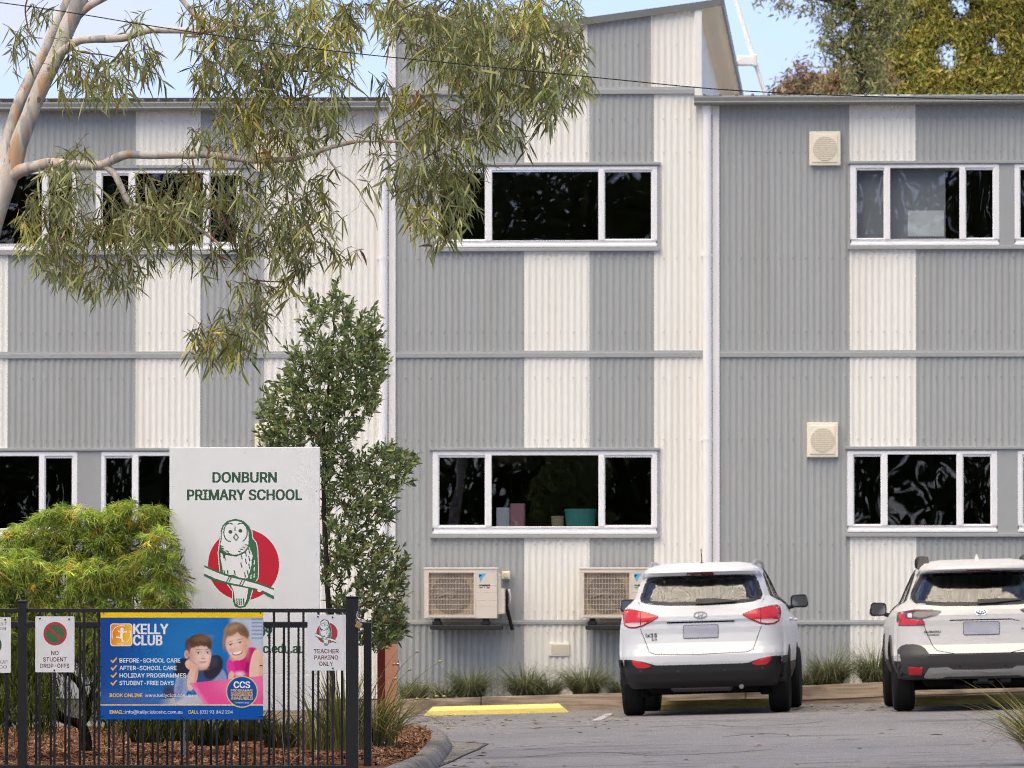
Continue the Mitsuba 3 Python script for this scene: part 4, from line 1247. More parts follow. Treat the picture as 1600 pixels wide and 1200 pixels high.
PA = [('tail_lamp', lampAi, .010, .02, 'lamp_red', 30), ('tail_lamp', lampAo, .010, .02, 'lamp_red', 30), ('tail_lamp', mirror(lampAi), .010, .02, 'lamp_red', 30), ('tail_lamp', mirror(lampAo), .010, .02, 'lamp_red', 30),
      ('lamp_lens', clearA.difference(line([(.652, .9), (.652, 1.3)], .010)), .014, .01, 'lamp_clear', False), ('lamp_lens', mirror(clearA).difference(line([(-.652, .9), (-.652, 1.3)], .010)), .014, .01, 'lamp_clear', False),
      ('lamp_rim', lampA.buffer(.006), .004, .015, 'lamp_dark_red', False), ('lamp_rim', mirror(lampA).buffer(.006), .004, .015, 'lamp_dark_red', False),
      ('number_plate', plateA, .010, .012, 'plate_grey', False), ('plate_frame', plateA.buffer(.006), .007, .010, 'plastic_grey', False),
      ('hatch_gap', line(hatch, .007), .0008, .004, 'black_gap', False), ('hatch_gap', line([(.66, 1.20), (.69, 1.26)], .006), .0008, .004, 'black_gap', False), ('hatch_gap', line([(-.66, 1.20), (-.69, 1.26)], .006), .0008, .004, 'black_gap', False),
      ('handle_recess', rnd([(-.36, 1.000), (.36, 1.000), (.37, 1.018), (-.37, 1.018)], .005), .0012, .004, 'black_gap', False), ('handle_bar', rnd([(-.37, 1.017), (.37, 1.017), (.375, 1.030), (-.375, 1.030)], .004), .014, .02, 'paint_white', 30),
      ('bumper', blkA, .006, .03, 'plastic_black', 30), ('reflector', reflA, .012, .02, 'lamp_red', 30), ('reflector', mirror(reflA), .012, .02, 'lamp_red', 30),
      ('emblem', emA, .010, .010, 'emblem_metal', False), ('emblem', hA, .010, .010, 'emblem_metal', False),
      ('brake_lamp', rnd([(-.155, 1.508), (.155, 1.508), (.14, 1.545), (-.14, 1.545)], .008), .008, .02, 'lamp_dark_red', False)]
for q in (.25, -.25, .66, -.66):
    PA.append(('parking_sensor', Point(q, .48 if abs(q) < .5 else .495).buffer(.012), .010, .010, 'plastic_grey', False))
wz = 1.235
wipA = rnd([(-.05, 1.208), (.10, 1.206), (.40, 1.222), (.40, 1.232), (.16, 1.262), (-.045, 1.262)], .006)
PA.append(('wiper', wipA, .030, .025, 'plastic_black', False))
EA = []
for sgn in (-1, 1):
    h_, a_, g_ = mirror_shell(sgn * .958, 2.72, 1.205, sgn)
    EA += [('wing_mirror', cat([h_]), 'plastic_black', 35), ('mirror_arm', a_, 'plastic_black', 35), ('mirror_glass', g_, 'mirror_glass', False)]
    EA.append(('roof_rail', tube(spline([(sgn * .555, .62, 1.585), (sgn * .565, .72, 1.632), (sgn * .575, 1.0, 1.655), (sgn * .585, 1.7, 1.655), (sgn * .58, 2.2, 1.63), (sgn * .575, 2.32, 1.59)], 24), .022, 10), 'silver_paint', True))
    EA.append(('door_handle', bx(sgn * .915 - .02, sgn * .915 + .02, 1.42, 1.60, .995, 1.025, .01), 'paint_white', False))
    EA.append(('door_handle', bx(sgn * .925 - .02, sgn * .925 + .02, 2.35, 2.53, .985, 1.015, .01), 'paint_white', False))
EA.append(('antenna', cat([tube([(0.0, .66, 1.635), (0.0, .60, 1.80)], .0055, 8), bx(-.022, .022, .64, .72, 1.625, 1.655, .01)]), 'plastic_black', False))
EA.append(('exhaust_box', bx(-.36, .32, .32, .62, .255, .325, .03), 'rim', 30)); EA.append(('tail_pipe', tube([(.42, .14, .30), (.42, .40, .30)], .026, 14), 'chrome', 40))
EA.append(('axle_beam', cat([bx(-.72, .72, .82, .98, .22, .30, .03), bx(-.70, -.60, .5, 1.0, .2, .34, .02), bx(.60, .70, .5, 1.0, .2, .34, .02)]), 'underbody', False))
EA.append(('lettering', carbadge(A, 'ix35', -.60, .858, .038, .125), 'plastic_black', False)); EA.append(('lettering', carbadge(A, '2.0', -.535, .822, .024, .055), 'plastic_black', False))
SA = dict(paint='paint_white', floor=.62, roof_in=1.595, rear_glass=rgA, windscreen=rnd([(-.62, 1.12), (.62, 1.12), (.52, 1.50), (-.52, 1.50)], .03), ws_y=2.35, side_glass=sgA, dlo=rnd([(.58, 1.29), (3.0, 1.11), (2.62, 1.38), (2.22, 1.555), (1.9, 1.565), (.84, 1.49)], .02), R=.348, axles=(.88, 3.52), track=.80, tw=.228,
          black_z=.55, under=.35, clear=.24, seat_y=2.05, head_z=1.36, rseat_y=1.15, rs_top=1.12, patches=PA, extras=EA)
xA = P(1098, 1117, -6.2)[0]
carA = thing('parked_car', 'white crossover with wedge shaped red tail lamps and silver roof rails, left car', 'car', 'cars parked nose to the wall')
build_car(carA, A, SA, frame(xA, -6.22, -2.2, 1.65))

# ---- the right car: a pearl white wagon with dark cladding
Bd = Body([(.34, .82, .14, 4.55, .22, .04), (.40, .88, .07, 4.72, .24, .06), (.50, .92, .02, 4.80, .26, .07), (.60, .935, .0, 4.82, .27, .08), (.64, .936, .03, 4.82, .27, .08), (.70, .934, .075, 4.82, .26, .07), (.80, .930, .095, 4.80, .26, .07), (.90, .922, .11, 4.75, .26, .07), (.97, .912, .115, 4.55, .26, .07), (1.02, .898, .125, 4.1, .26, .07), (1.07, .87, .145, 3.65, .25, .08),
           (1.11, .825, .17, 3.45, .24, .09), (1.15, .775, .20, 3.34, .23, .10), (1.25, .735, .28, 3.12, .22, .11), (1.36, .69, .38, 2.88, .21, .12), (1.445, .655, .47, 2.68, .20, .13), (1.465, .645, .33, 2.62, .18, .14), (1.50, .625, .29, 2.52, .17, .14), (1.54, .595, .32, 2.42, .17, .14), (1.57, .555, .44, 2.28, .18, .12), (1.592, .48, .62, 2.1, .18, .10), (1.604, .38, .9, 1.9, .18, .08)], .5)
rgB = rnd(sym([(0, 1.118), (.40, 1.125), (.66, 1.150), (.715, 1.185), (.705, 1.26), (.615, 1.44), (.56, 1.463), (0, 1.468)]), .015)
sgB = [rnd([(.80, 1.20), (1.18, 1.165), (1.22, 1.44), (1.08, 1.42)], .02), rnd([(1.27, 1.155), (2.25, 1.11), (2.2, 1.475), (1.34, 1.46)], .02), rnd([(2.32, 1.105), (3.32, 1.06), (2.92, 1.28), (2.46, 1.46), (2.3, 1.472)], .02)]
lampB = rnd([(.875, 1.055), (.70, 1.085), (.52, 1.082), (.405, 1.062), (.47, 1.02), (.555, .998), (.625, .985), (.60, .952), (.590, .915), (.865, .912), (.882, .97)], .008)
redB = rnd([(.872, 1.04), (.80, 1.05), (.795, .985), (.635, .972), (.603, .945), (.600, .922), (.858, .92), (.874, .97)], .008)
redB2 = line([(.80, 1.062), (.70, 1.072), (.50, 1.068)], .010)
innB = rnd([(.77, 1.045), (.725, 1.048), (.725, 1.0), (.77, 1.003)], .006)
plB = rnd([(-.186, .808), (.186, .808), (.186, .937), (-.186, .937)], .012)
recB = rnd(sym([(0, .962), (.33, .962), (.405, .940), (.31, .760), (.25, .748), (0, .748)]), .02)
hatB = sym([(.60, .91), (.575, .83), (.52, .70), (.475, .645), (.30, .612)])
cornB = rnd([(.56, .600), (.565, .622), (.60, .672), (.64, .700), (.70, .718), (.80, .720), (.850, .700), (.885, .66), (.885, .35), (.60, .40), (.40, .46)], .012)
blkB = rnd(sym([(0, .602), (.57, .602), (.57, .34), (0, .34)]), .01)
skB = rnd(sym([(0, .435), (.31, .440), (.36, .468), (.565, .462), (.62, .372), (.60, .352), (.43, .352), (.38, .368), (0, .365)]), .012)
rfB = rnd([(.632, .472), (.785, .480), (.775, .395), (.64, .385)], .01)
emB = affinity.scale(Point(0, 1.045).buffer(1, quad_segs=10), .066, .036)
emBi = affinity.scale(Point(0, 1.045).buffer(1, quad_segs=10), .056, .028)
stars = None
for x, z, r in ((-.030, 1.052, .011), (.0, 1.054, .007), (.022, 1.058, .007), (-.008, 1.036, .007), (.016, 1.034, .007), (.036, 1.044, .007)):
    s_ = line([(x - r * 1.4, z), (x + r * 1.4, z)], .005).union(line([(x, z - r), (x, z + r)], .005)); stars = s_ if stars is None else stars.union(s_)
PB = [('lamp_housing', lampB, .008, .02, 'lamp_smoke', 30), ('lamp_housing', mirror(lampB), .008, .02, 'lamp_smoke', 30), ('tail_lamp', redB.difference(line([(.655, .85), (.655, 1.2)], .008)), .012, .01, 'lamp_red', 30), ('tail_lamp', mirror(redB).difference(line([(-.655, .85), (-.655, 1.2)], .008)), .012, .01, 'lamp_red', 30),
      ('lamp_strip', redB2, .012, .008, 'lamp_dark_red', False), ('lamp_strip', mirror(redB2), .012, .008, 'lamp_dark_red', False), ('lamp_lens', innB, .014, .012, 'lamp_clear', False), ('lamp_lens', mirror(innB), .014, .012, 'lamp_clear', False),
      ('plate_recess', recB, .0015, .004, 'paint_pearl', False), ('recess_gap', line([(.33, .958), (.40, .940)], .007).union(line(sym([(.33, .962), (0, .962)]), .012)), .0028, .004, 'black_gap', False), ('number_plate', plB, .012, .012, 'plate_grey', False), ('plate_frame', plB.buffer(.006), .009, .010, 'plastic_grey', False),
      ('hatch_gap', line(hatB[:5], .007).union(line([(-x, z) for x, z in hatB[:5]], .007)), .0008, .004, 'black_gap', False),
      ('bumper', cornB, .008, .04, 'plastic_grey', 30), ('bumper', mirror(cornB), .008, .04, 'plastic_grey', 30), ('bumper', blkB, .010, .05, 'plastic_grey', 30), ('skid_trim', skB, .022, .03, 'silver_paint', 30), ('reflector', rfB, .016, .02, 'lamp_red', 30), ('reflector', mirror(rfB), .016, .02, 'lamp_red', 30),
      ('bumper_lip', rnd(sym([(0, .602), (.575, .602), (.575, .612), (0, .612)]), .003), .0006, .004, 'black_gap', False),
      ('emblem', emB, .008, .01, 'chrome', False), ('emblem', emBi, .010, .008, 'badge_blue', False), ('emblem', stars, .0115, .006, 'chrome', False),
      ('brake_lamp', rnd([(-.13, 1.472), (.13, 1.472), (.12, 1.487), (-.12, 1.487)], .004), .008, .02, 'lamp_dark_red', False),
      ('wiper', rnd([(-.03, 1.135), (.14, 1.140), (.44, 1.165), (.44, 1.176), (.20, 1.182), (-.03, 1.178)], .005), .030, .02, 'plastic_black', False)]
for q in (.24, -.24):
    PB.append(('parking_sensor', Point(q, .472).buffer(.010), .013, .010, 'plastic_black', False))
EB = []
for sgn in (-1, 1):
    h_, a_, g_ = mirror_shell(sgn * .985, 3.02, 1.085, sgn, .19, .16)
    EB += [('wing_mirror', h_, 'plastic_black', 35), ('mirror_arm', a_, 'plastic_black', 35), ('mirror_glass', g_, 'mirror_glass', False)]
    foot = m3.Manifold.batch_hull([m3.Manifold.cube([.13, .22, .01], True).translate([sgn * .565, .86, 1.515]), m3.Manifold.cube([.085, .16, .02], True).translate([sgn * .555, .88, 1.632])])
    EB.append(('roof_rail_foot', man(foot), 'plastic_grey', False))
    EB.append(('roof_rail', tube(spline([(sgn * .555, .84, 1.625), (sgn * .565, 1.2, 1.632), (sgn * .575, 1.9, 1.63), (sgn * .57, 2.5, 1.60), (sgn * .56, 2.66, 1.54)], 20), .022, 8), 'plastic_grey', True))
    for ay in (.98, 3.73):
        arch = Point(ay, .36).buffer(.455, quad_segs=12).difference(Point(ay, .36).buffer(.395, quad_segs=12)).intersection(sbox(0, .34, 5, 1.2))
        EB.append(('arch_cladding', Bd.side_patch(arch, sgn, .016, .03), 'plastic_grey', False))
    EB.append(('sill_cladding', Bd.side_patch(sbox(1.44, .345, 3.27, .52), sgn, .012, .03), 'plastic_grey', False))
fin = m3.Manifold.batch_hull([m3.Manifold.cube([.06, .20, .01], True).translate([0, .80, 1.575]), m3.Manifold.cube([.012, .03, .01], True).translate([0, .74, 1.65])])
EB.append(('roof_fin', man(fin), 'paint_pearl', False))
EB.append(('tow_hitch', cat([bx(-.05, .06, .12, .3, .30, .38, .01), bx(-.10, .12, .16, .20, .285, .325, .01), bx(.18, .30, .16, .26, .29, .35, .015)]), 'plastic_black', False))
EB.append(('axle_beam', cat([bx(-.74, .74, .92, 1.08, .22, .32, .03), bx(-.30, .10, .28, .6, .235, .30, .03)]), 'underbody', False))
EB.append(('lettering', carbadge(Bd, 'SUBARU', -.605, .836, .020, .175), 'plastic_grey', False)); EB.append(('lettering', carbadge(Bd, 'OUTBACK', -.575, .806, .013, .13), 'plastic_grey', False))
EB.append(('lettering', carbadge(Bd, 'AWD', .42, .85, .018, .10), 'plastic_grey', False))
SB = dict(paint='paint_pearl', floor=.62, roof_in=1.555, rear_glass=rgB, windscreen=rnd([(-.62, 1.08), (.62, 1.08), (.5, 1.45), (-.5, 1.45)], .03), ws_y=2.55, side_glass=sgB, dlo=rnd([(.74, 1.20), (3.38, 1.045), (2.94, 1.30), (2.48, 1.48), (2.2, 1.492), (1.04, 1.44)], .02), R=.362, axles=(.98, 3.73), track=.805, tw=.228,
          black_z=.54, under=.4, clear=.26, seat_y=2.3, head_z=1.32, rseat_y=1.4, rs_top=1.08, patches=PB, extras=EB)
xB = P(1537, 1112, -7.6)[0]
carB = thing('parked_car', 'pearl white wagon with dark bumper cladding and grey roof rail feet, right car', 'car', 'cars parked nose to the wall')
build_car(carB, Bd, SB, frame(xB, -7.75, 1.7, 1.3))
for sgn in (-1, 1):
    mm_ = A.side_patch(sbox(.10, .54, .52, .622), sgn, .006, .02)
    fr_ = frame(xA, -6.22, -2.2, 1.65)
    part(carA, 'bumper_end', trimesh.Trimesh(np.array(mm_.vertices) @ fr_[:3, :3].T + fr_[:3, 3], mm_.faces, process=False), 'plastic_black')
for k_ in list(labels):
    if k_ in scene and scene[k_].get('type') not in ('ply',): del labels[k_]

# ------------------------------------------------------------------ banner: a flat photographic print with lettering
YBN = YA - .020
PXB = (D + YBN) / F
bl, br, bt_, bb = fx(157.2, YBN), fx(411.2, YBN), fz(957, YBN), fz(1124, YBN)


def banner_fn(p, n, uv):
    x, y = 42 + uv.x * 1506.0, 1030 - uv.y * 990.0

    hairn = (fbm(x / 22.0, y / 60.0, 3, 3) - 0.5) * 26.0

    def el(c, col, cx, cy, rx, ry, deg=0.0, soft=0.12, op=1.0, hair=0.0):
        a = math.radians(deg)
        dx, dy = x - cx + hair * hairn * 0.5, y - cy + hair * hairn
        u, v = (dx * math.cos(a) + dy * math.sin(a)) / rx, (-dx * math.sin(a) + dy * math.cos(a)) / ry
        return mix(c, V3(col), smoothstep(1 + soft, 1 - soft, dr.sqrt(u * u + v * v)) * op)

    def rc(c, col, xa, ya, xb, yb, soft=4.0, op=1.0):
        t = smoothstep(xa - soft, xa + soft, x) * smoothstep(xb + soft, xb - soft, x) * smoothstep(ya - soft, ya + soft, y) * smoothstep(yb + soft, yb - soft, y)
        return mix(c, V3(col), t * op)
    h = hexc
    c = mix(V3(h(16, 72, 150)), V3(h(0, 108, 182)), smoothstep(40, 900, x + (y - 300) * 0.3))
    c = el(c, h(40, 130, 195), 900, 300, 330, 300, 0, 0.8, 0.6)
    c = el(c, h(80, 110, 170), 400, 860, 330, 90, 0, 0.9, 0.6)
    c = rc(c, h(196, 208, 222), 1250, 86, 1560, 640, 40)
    for q in (96, 128, 162, 198, 234, 270):
        c = rc(c, h(120, 140, 170), 1440, q, 1540, q + 14, 8, 0.8)
    c = el(c, h(60, 55, 65), 680, 790, 60, 75, -15, 0.5, 0.8)
    c = el(c, h(120, 60, 60), 720, 830, 45, 45, 0, 0.6, 0.6)
    c = mix(c, V3(h(196, 198, 204)), smoothstep(0, 10, y - (925 - 0.14 * x)) * smoothstep(560, 760, x))
    # boy
    c = el(c, h(150, 168, 200), 800, 700, 68, 150, 14, 0.10)
    c = el(c, h(120, 140, 176), 770, 760, 30, 110, 14, 0.4, 0.7)
    c = el(c, h(140, 160, 195), 1130, 640, 78, 95, -28, 0.12)
    c = el(c, h(58, 78, 128), 1000, 620, 110, 70, 0, 0.15)
    c = el(c, h(40, 42, 56), 800, 555, 72, 95, 24, 0.10)
    c = el(c, h(42, 42, 56), 1085, 545, 82, 120, 28, 0.10)
    c = el(c, h(78, 78, 96), 1085, 500, 42, 48, 28, 0.5, 0.5)
    c = el(c, h(30, 30, 42), 905, 600, 28, 90, 20, 0.2)
    c = el(c, h(84, 58, 42), 950, 330, 122, 92, -4, 0.12, hair=1)
    c = el(c, h(150, 112, 82), 985, 282, 84, 34, -6, 0.7, 0.55, hair=1)
    c = el(c, h(58, 40, 30), 868, 370, 34, 66, 0, 0.7, 0.7, hair=1)
    c = el(c, h(226, 176, 152), 838, 428, 21, 38, 0, 0.2)
    c = el(c, h(196, 132, 112), 840, 430, 9, 22, 0, 0.6, 0.8)
    c = el(c, h(236, 192, 172), 966, 440, 101, 122, -3, 0.07)
    c = el(c, h(232, 188, 166), 980, 510, 72, 62, 0, 0.15)
    fm = smoothstep(1.0, 0.85, dr.sqrt(dr.square((x - 966) / 101.0) + dr.square((y - 450) / 120.0)))
    c = el(c, h(250, 222, 206), 1000, 470, 60, 84, 0, 0.8, fm * 0.85)
    c = el(c, h(204, 146, 122), 882, 450, 24, 96, -8, 0.9, 0.5)
    c = el(c, h(206, 150, 128), 1064, 470, 14, 70, 6, 0.9, fm * 0.6)
    for a_, b_, w_ in ((905, 352, 40), (960, 340, 46), (1015, 344, 38), (1050, 362, 22)):
        c = el(c, h(92, 64, 46), a_, b_ - 8, w_, 24, 4, 0.4, 0.95, hair=1)
    for ex, ey in ((946, 414), (1034, 412)):
        c = el(c, h(206, 160, 140), ex, ey - 4, 34, 20, 0, 0.8, 0.5)
        c = el(c, h(236, 232, 230), ex, ey, 20, 7, 0, 0.4)
        c = el(c, h(74, 84, 100), ex, ey, 9, 8, 0, 0.4)
        c = el(c, h(104, 74, 60), ex, ey - 7, 23, 3, 0, 0.6, 0.8)
        c = el(c, h(168, 124, 98), ex + 2, ey - 31, 30, 5, -3, 0.8, 0.8)
    c = el(c, h(220, 164, 144), 992, 452, 15, 26, 0, 0.9, 0.45)
    c = el(c, h(200, 140, 122), 992, 468, 20, 6, 0, 0.6, 0.8)
    c = el(c, h(188, 104, 100), 986, 498, 38, 5, -2, 0.5, 0.9)
    c = el(c, h(222, 164, 150), 986, 509, 30, 6, -2, 0.7, 0.7)
    c = el(c, h(206, 150, 128), 972, 562, 58, 14, 0, 0.9, 0.6)
    c = el(c, h(240, 196, 174), 895, 640, 44, 130, 12, 0.10)
    c = el(c, h(238, 190, 168), 880, 525, 58, 46, 30, 0.12)
    c = el(c, h(206, 146, 124), 905, 505, 42, 6, 32, 0.5, 0.7)
    c = el(c, h(214, 160, 138), 925, 640, 12, 110, 12, 0.8, 0.6)
    # girl
    c = el(c, h(146, 112, 82), 1296, 232, 116, 100, 10, 0.12, hair=1)
    c = el(c, h(168, 132, 98), 1196, 290, 20, 90, 6, 0.5, 0.9, hair=1)
    c = el(c, h(224, 166, 136), 1300, 470, 62, 60, 10, 0.15)
    c = el(c, h(226, 34, 136), 1330, 590, 105, 115, 0, 0.08)
    c = el(c, h(240, 60, 150), 1250, 560, 36, 90, -8, 0.2)
    c = el(c, h(238, 192, 168), 1250, 640, 26, 60, 8, 0.15)
    c = el(c, h(216, 26, 122), 1435, 480, 105, 120, 12, 0.10)
    c = el(c, h(150, 16, 86), 1400, 540, 14, 110, 10, 0.5, 0.8)
    c = el(c, h(244, 202, 178), 1490, 590, 70, 215, 2, 0.06)
    c = el(c, h(222, 166, 138), 1530, 620, 26, 190, 2, 0.7, 0.6)
    c = el(c, h(238, 194, 168), 1306, 340, 104, 128, -12, 0.08)
    c = el(c, h(238, 194, 168), 1322, 420, 70, 62, -12, 0.12)
    fg = smoothstep(1.0, 0.85, dr.sqrt(dr.square((x - 1306) / 102.0) + dr.square((y - 342) / 126.0)))
    c = el(c, h(252, 220, 198), 1280, 350, 62, 92, -12, 0.8, fg * 0.85)
    c = el(c, h(210, 154, 126), 1392, 372, 22, 90, -10, 0.9, 0.55)
    c = el(c, h(232, 184, 158), 1418, 312, 17, 36, -8, 0.25)
    c = el(c, h(150, 116, 86), 1258, 222, 62, 30, -32, 0.35, 0.95, hair=1)
    c = el(c, h(134, 100, 74), 1350, 216, 64, 32, 34, 0.35, 0.95, hair=1)
    c = el(c, h(196, 162, 124), 1270, 176, 60, 22, -16, 0.9, 0.6, hair=1)
    c = el(c, h(110, 82, 60), 1380, 210, 30, 60, -20, 0.9, 0.5, hair=1)
    for ex, ey in ((1247, 338), (1334, 319)):
        c = el(c, h(222, 172, 146), ex, ey - 3, 34, 19, -12, 0.8, 0.5)
        c = el(c, h(238, 234, 230), ex, ey, 19, 7, -12, 0.4)
        c = el(c, h(86, 66, 54), ex, ey, 9, 8, 0, 0.4)
        c = el(c, h(92, 66, 54), ex, ey - 6, 22, 3, -14, 0.6, 0.9)
        c = el(c, h(164, 124, 96), ex - 2, ey - 29, 29, 4, -16, 0.8, 0.8)
    c = el(c, h(226, 172, 148), 1296, 362, 14, 24, -12, 0.9, 0.4)
    c = el(c, h(212, 152, 130), 1300, 380, 20, 6, -12, 0.6, 0.8)
    c = el(c, h(190, 92, 92), 1310, 410, 50, 27, -14, 0.15)
    c = el(c, h(250, 247, 242), 1309, 408, 42, 19, -14, 0.15)
    c = el(c, h(242, 200, 176), 1302, 380, 66, 26, -14, 0.10)
    c = el(c, h(234, 156, 138), 1244, 388, 28, 22, 0, 0.9, 0.5)
    c = el(c, h(234, 156, 138), 1366, 360, 22, 22, 0, 0.9, 0.5)
    c = el(c, h(244, 246, 248), 1330, 610, 42, 22, 0, 0.9, 0.7)
    # bowl and table
    inb = smoothstep(0, 8, x - (862 + (y - 690) * 0.66)) * smoothstep(0, 6, y - (692 - (x - 862) * 0.10))
    c = mix(c, V3(h(238, 82, 152)), inb * smoothstep(893, 887, y))
    c = mix(c, V3(h(248, 150, 192)), inb * smoothstep(893, 887, y) * smoothstep(70, 10, x - (862 + (y - 690) * 0.66)) * 0.8)
    c = mix(c, V3(h(250, 140, 190)), inb * smoothstep(893, 887, y) * smoothstep(1000, 1200, x) * smoothstep(860, 700, y) * 0.5)
    # flat fields: the foot, the head strip
    c = c * (0.94 + 0.12 * fbm(x / 9.0, y / 9.0, 7, 2))
    c = mix(c, V3(h(0, 82, 168)), smoothstep(894, 900, y))
    c = rc(c, h(238, 214, 130), 0, 892, 1600, 902, 2)
    c = mix(c, V3(h(255, 212, 0)), smoothstep(90, 84, y))
    # badge
    d = dr.sqrt(dr.square(x - 1352) + dr.square(y - 774))
    c = mix(c, V3(h(240, 208, 110)), smoothstep(150, 144, d))
    c = mix(c, V3(h(14, 84, 164)), smoothstep(141, 135, d))
    # the orange tile with its running figure
    rr = lambda xa, ya, xb, yb, r: dr.sqrt(dr.square(dr.maximum(dr.abs(x - (xa + xb) / 2) - (xb - xa) / 2 + r, 0)) + dr.square(dr.maximum(dr.abs(y - (ya + yb) / 2) - (yb - ya) / 2 + r, 0))) - r
    c = mix(c, V3(h(250, 236, 214)), smoothstep(3, -3, rr(130, 142, 336, 352, 28)))
    c = mix(c, mix(V3(h(240, 140, 40)), V3(h(252, 200, 50)), smoothstep(140, 330, x + 0.4 * (y - 250))), smoothstep(3, -3, rr(138, 150, 328, 344, 24)))
    d = dr.sqrt(dr.square(x - 233) + dr.square(y - 247))
    ring = smoothstep(6, 2, dr.abs(d - 86)) * smoothstep(-0.2, 0.2, dr.abs((x - 233) + (y - 247)) / 120.0 - 0.35)
    c = mix(c, V3(h(250, 240, 225)), ring * 0.9)

    def seg(c, x1, y1, x2, y2, w):
        t = dr.clip(((x - x1) * (x2 - x1) + (y - y1) * (y2 - y1)) / ((x2 - x1) ** 2 + (y2 - y1) ** 2), 0, 1)
        d = dr.sqrt(dr.square(x - x1 - t * (x2 - x1)) + dr.square(y - y1 - t * (y2 - y1)))
        return mix(c, V3(h(255, 250, 240)), smoothstep(w + 2, w - 2, d))
    c = el(c, h(255, 250, 240), 241, 199, 17, 19, 0, 0.15)
    for s in ((238, 222, 236, 258, 12), (238, 226, 204, 212, 6), (240, 226, 282, 218, 6), (236, 258, 226, 276, 8), (226, 276, 190, 268, 6), (238, 258, 244, 304, 7), (244, 304, 256, 308, 5)):
        c = seg(c, *s)
    # ticks
    for q in (484, 553, 622, 692):
        def tick(c, a):
            return seg2(c, a)
        for s in ((142, q + 2, 156, q + 18, 7), (156, q + 18, 188, q - 20, 7)):
            x1, y1, x2, y2, w = s
            t = dr.clip(((x - x1) * (x2 - x1) + (y - y1) * (y2 - y1)) / ((x2 - x1) ** 2 + (y2 - y1) ** 2), 0, 1)
            dd = dr.sqrt(dr.square(x - x1 - t * (x2 - x1)) + dr.square(y - y1 - t * (y2 - y1)))
            c = mix(c, V3(h(248, 176, 70)), smoothstep(w + 2, w - 2, dd))
    return c


M('banner_print', mikit.proc(banner_fn), 0.35, 0.4)
k = thing('club_banner', 'blue printed advertising banner with two smiling children, tied to the fence', 'banner')
nx, nz = 26, 17
us, vs = np.meshgrid(np.linspace(0, 1, nx + 1), np.linspace(0, 1, nz + 1), indexing='ij')
wav = .004 * np.sin(us * 9.4) * np.sin(vs * 3.1) + .003 * np.sin(us * 21 + vs * 4)
front = np.stack([bl + us * (br - bl), YBN - np.abs(wav) * .5 - .001 + 0 * us, bb + vs * (bt_ - bb)], -1).reshape(-1, 3)
i, j = np.meshgrid(np.arange(nx), np.arange(nz), indexing='ij')
m1 = nz + 1
q = np.stack([i * m1 + j, (i + 1) * m1 + j, (i + 1) * m1 + j + 1, i * m1 + j + 1], -1).reshape(-1, 4)
part(k, 'sheet', trimesh.Trimesh(front, np.vstack([q[:, [0, 1, 2]], q[:, [0, 2, 3]]]), process=False), 'banner_print', smooth=True, uv=np.stack([us, vs], -1).reshape(-1, 2))


def bx_(x): return bl + (x - 42) / 1506.0 * (br - bl)
def bz_(y): return bt_ - (y - 40) / 990.0 * (bt_ - bb)
BU = (br - bl) / 1506.0


def btxt(s, x, y, h, w, mat, align='l', bold=True):
    part(k, 'lettering', text(s, bx_(x), bz_(y), YBN - .0042, h * BU, w * BU, align, .0006, bold), mat)


btxt('KELLY', 345, 238, 90, 322, 'print_white', bold=2); btxt('CLUB', 345, 342, 90, 268, 'print_white', bold=2)
for s, y, w in (('BEFORE-SCHOOL CARE', 503, 562), ('AFTER-SCHOOL CARE', 573, 528), ('HOLIDAY PROGRAMMES', 642, 618), ('STUDENT-FREE DAYS', 712, 502)):
    btxt(s, 218, y, 37, w, 'print_white')
btxt('BOOK ONLINE', 128, 823, 31, 302, 'print_yellow'); btxt('www.kellyclub.com.au', 456, 823, 31, 440, 'print_white', bold=False)
btxt('EMAIL:', 128, 977, 31, 136, 'print_yellow'); btxt('info@kellycluboshc.com.au', 274, 977, 31, 526, 'print_white', bold=False)
btxt('CALL', 855, 977, 31, 98, 'print_yellow'); btxt('(03) 93 842 204', 964, 977, 31, 306, 'print_white', bold=False)
btxt('CCS', 1352, 738, 58, 150, 'print_white', 'c', 2); btxt('PROGRAMME', 1352, 772, 20, 204, 'print_yellow', 'c')
btxt('SUBSIDIES', 1352, 810, 29, 204, 'print_yellow', 'c'); btxt('AVAILABLE!', 1352, 847, 29, 204, 'print_yellow', 'c'); btxt('*Conditions apply', 1352, 880, 13, 136, 'print_white', 'c', False)
for x, y, dx, dy in ((72, 40, -12, 26), (795, 36, -2, 28), (1524, 38, -8, 26), (1530, 530, 26, 2), (48, 536, 20, 0), (48, 1000, 22, -8), (800, 1012, 40, 26), (1525, 1000, 40, -4)):
    part(k, 'cable_tie', tube([(bx_(x - dx / 2), YBN - .007, bz_(y - dy / 2)), (bx_(x + dx / 2), YBN - .007, bz_(y + dy / 2))], .0028, 5), 'ink_black')

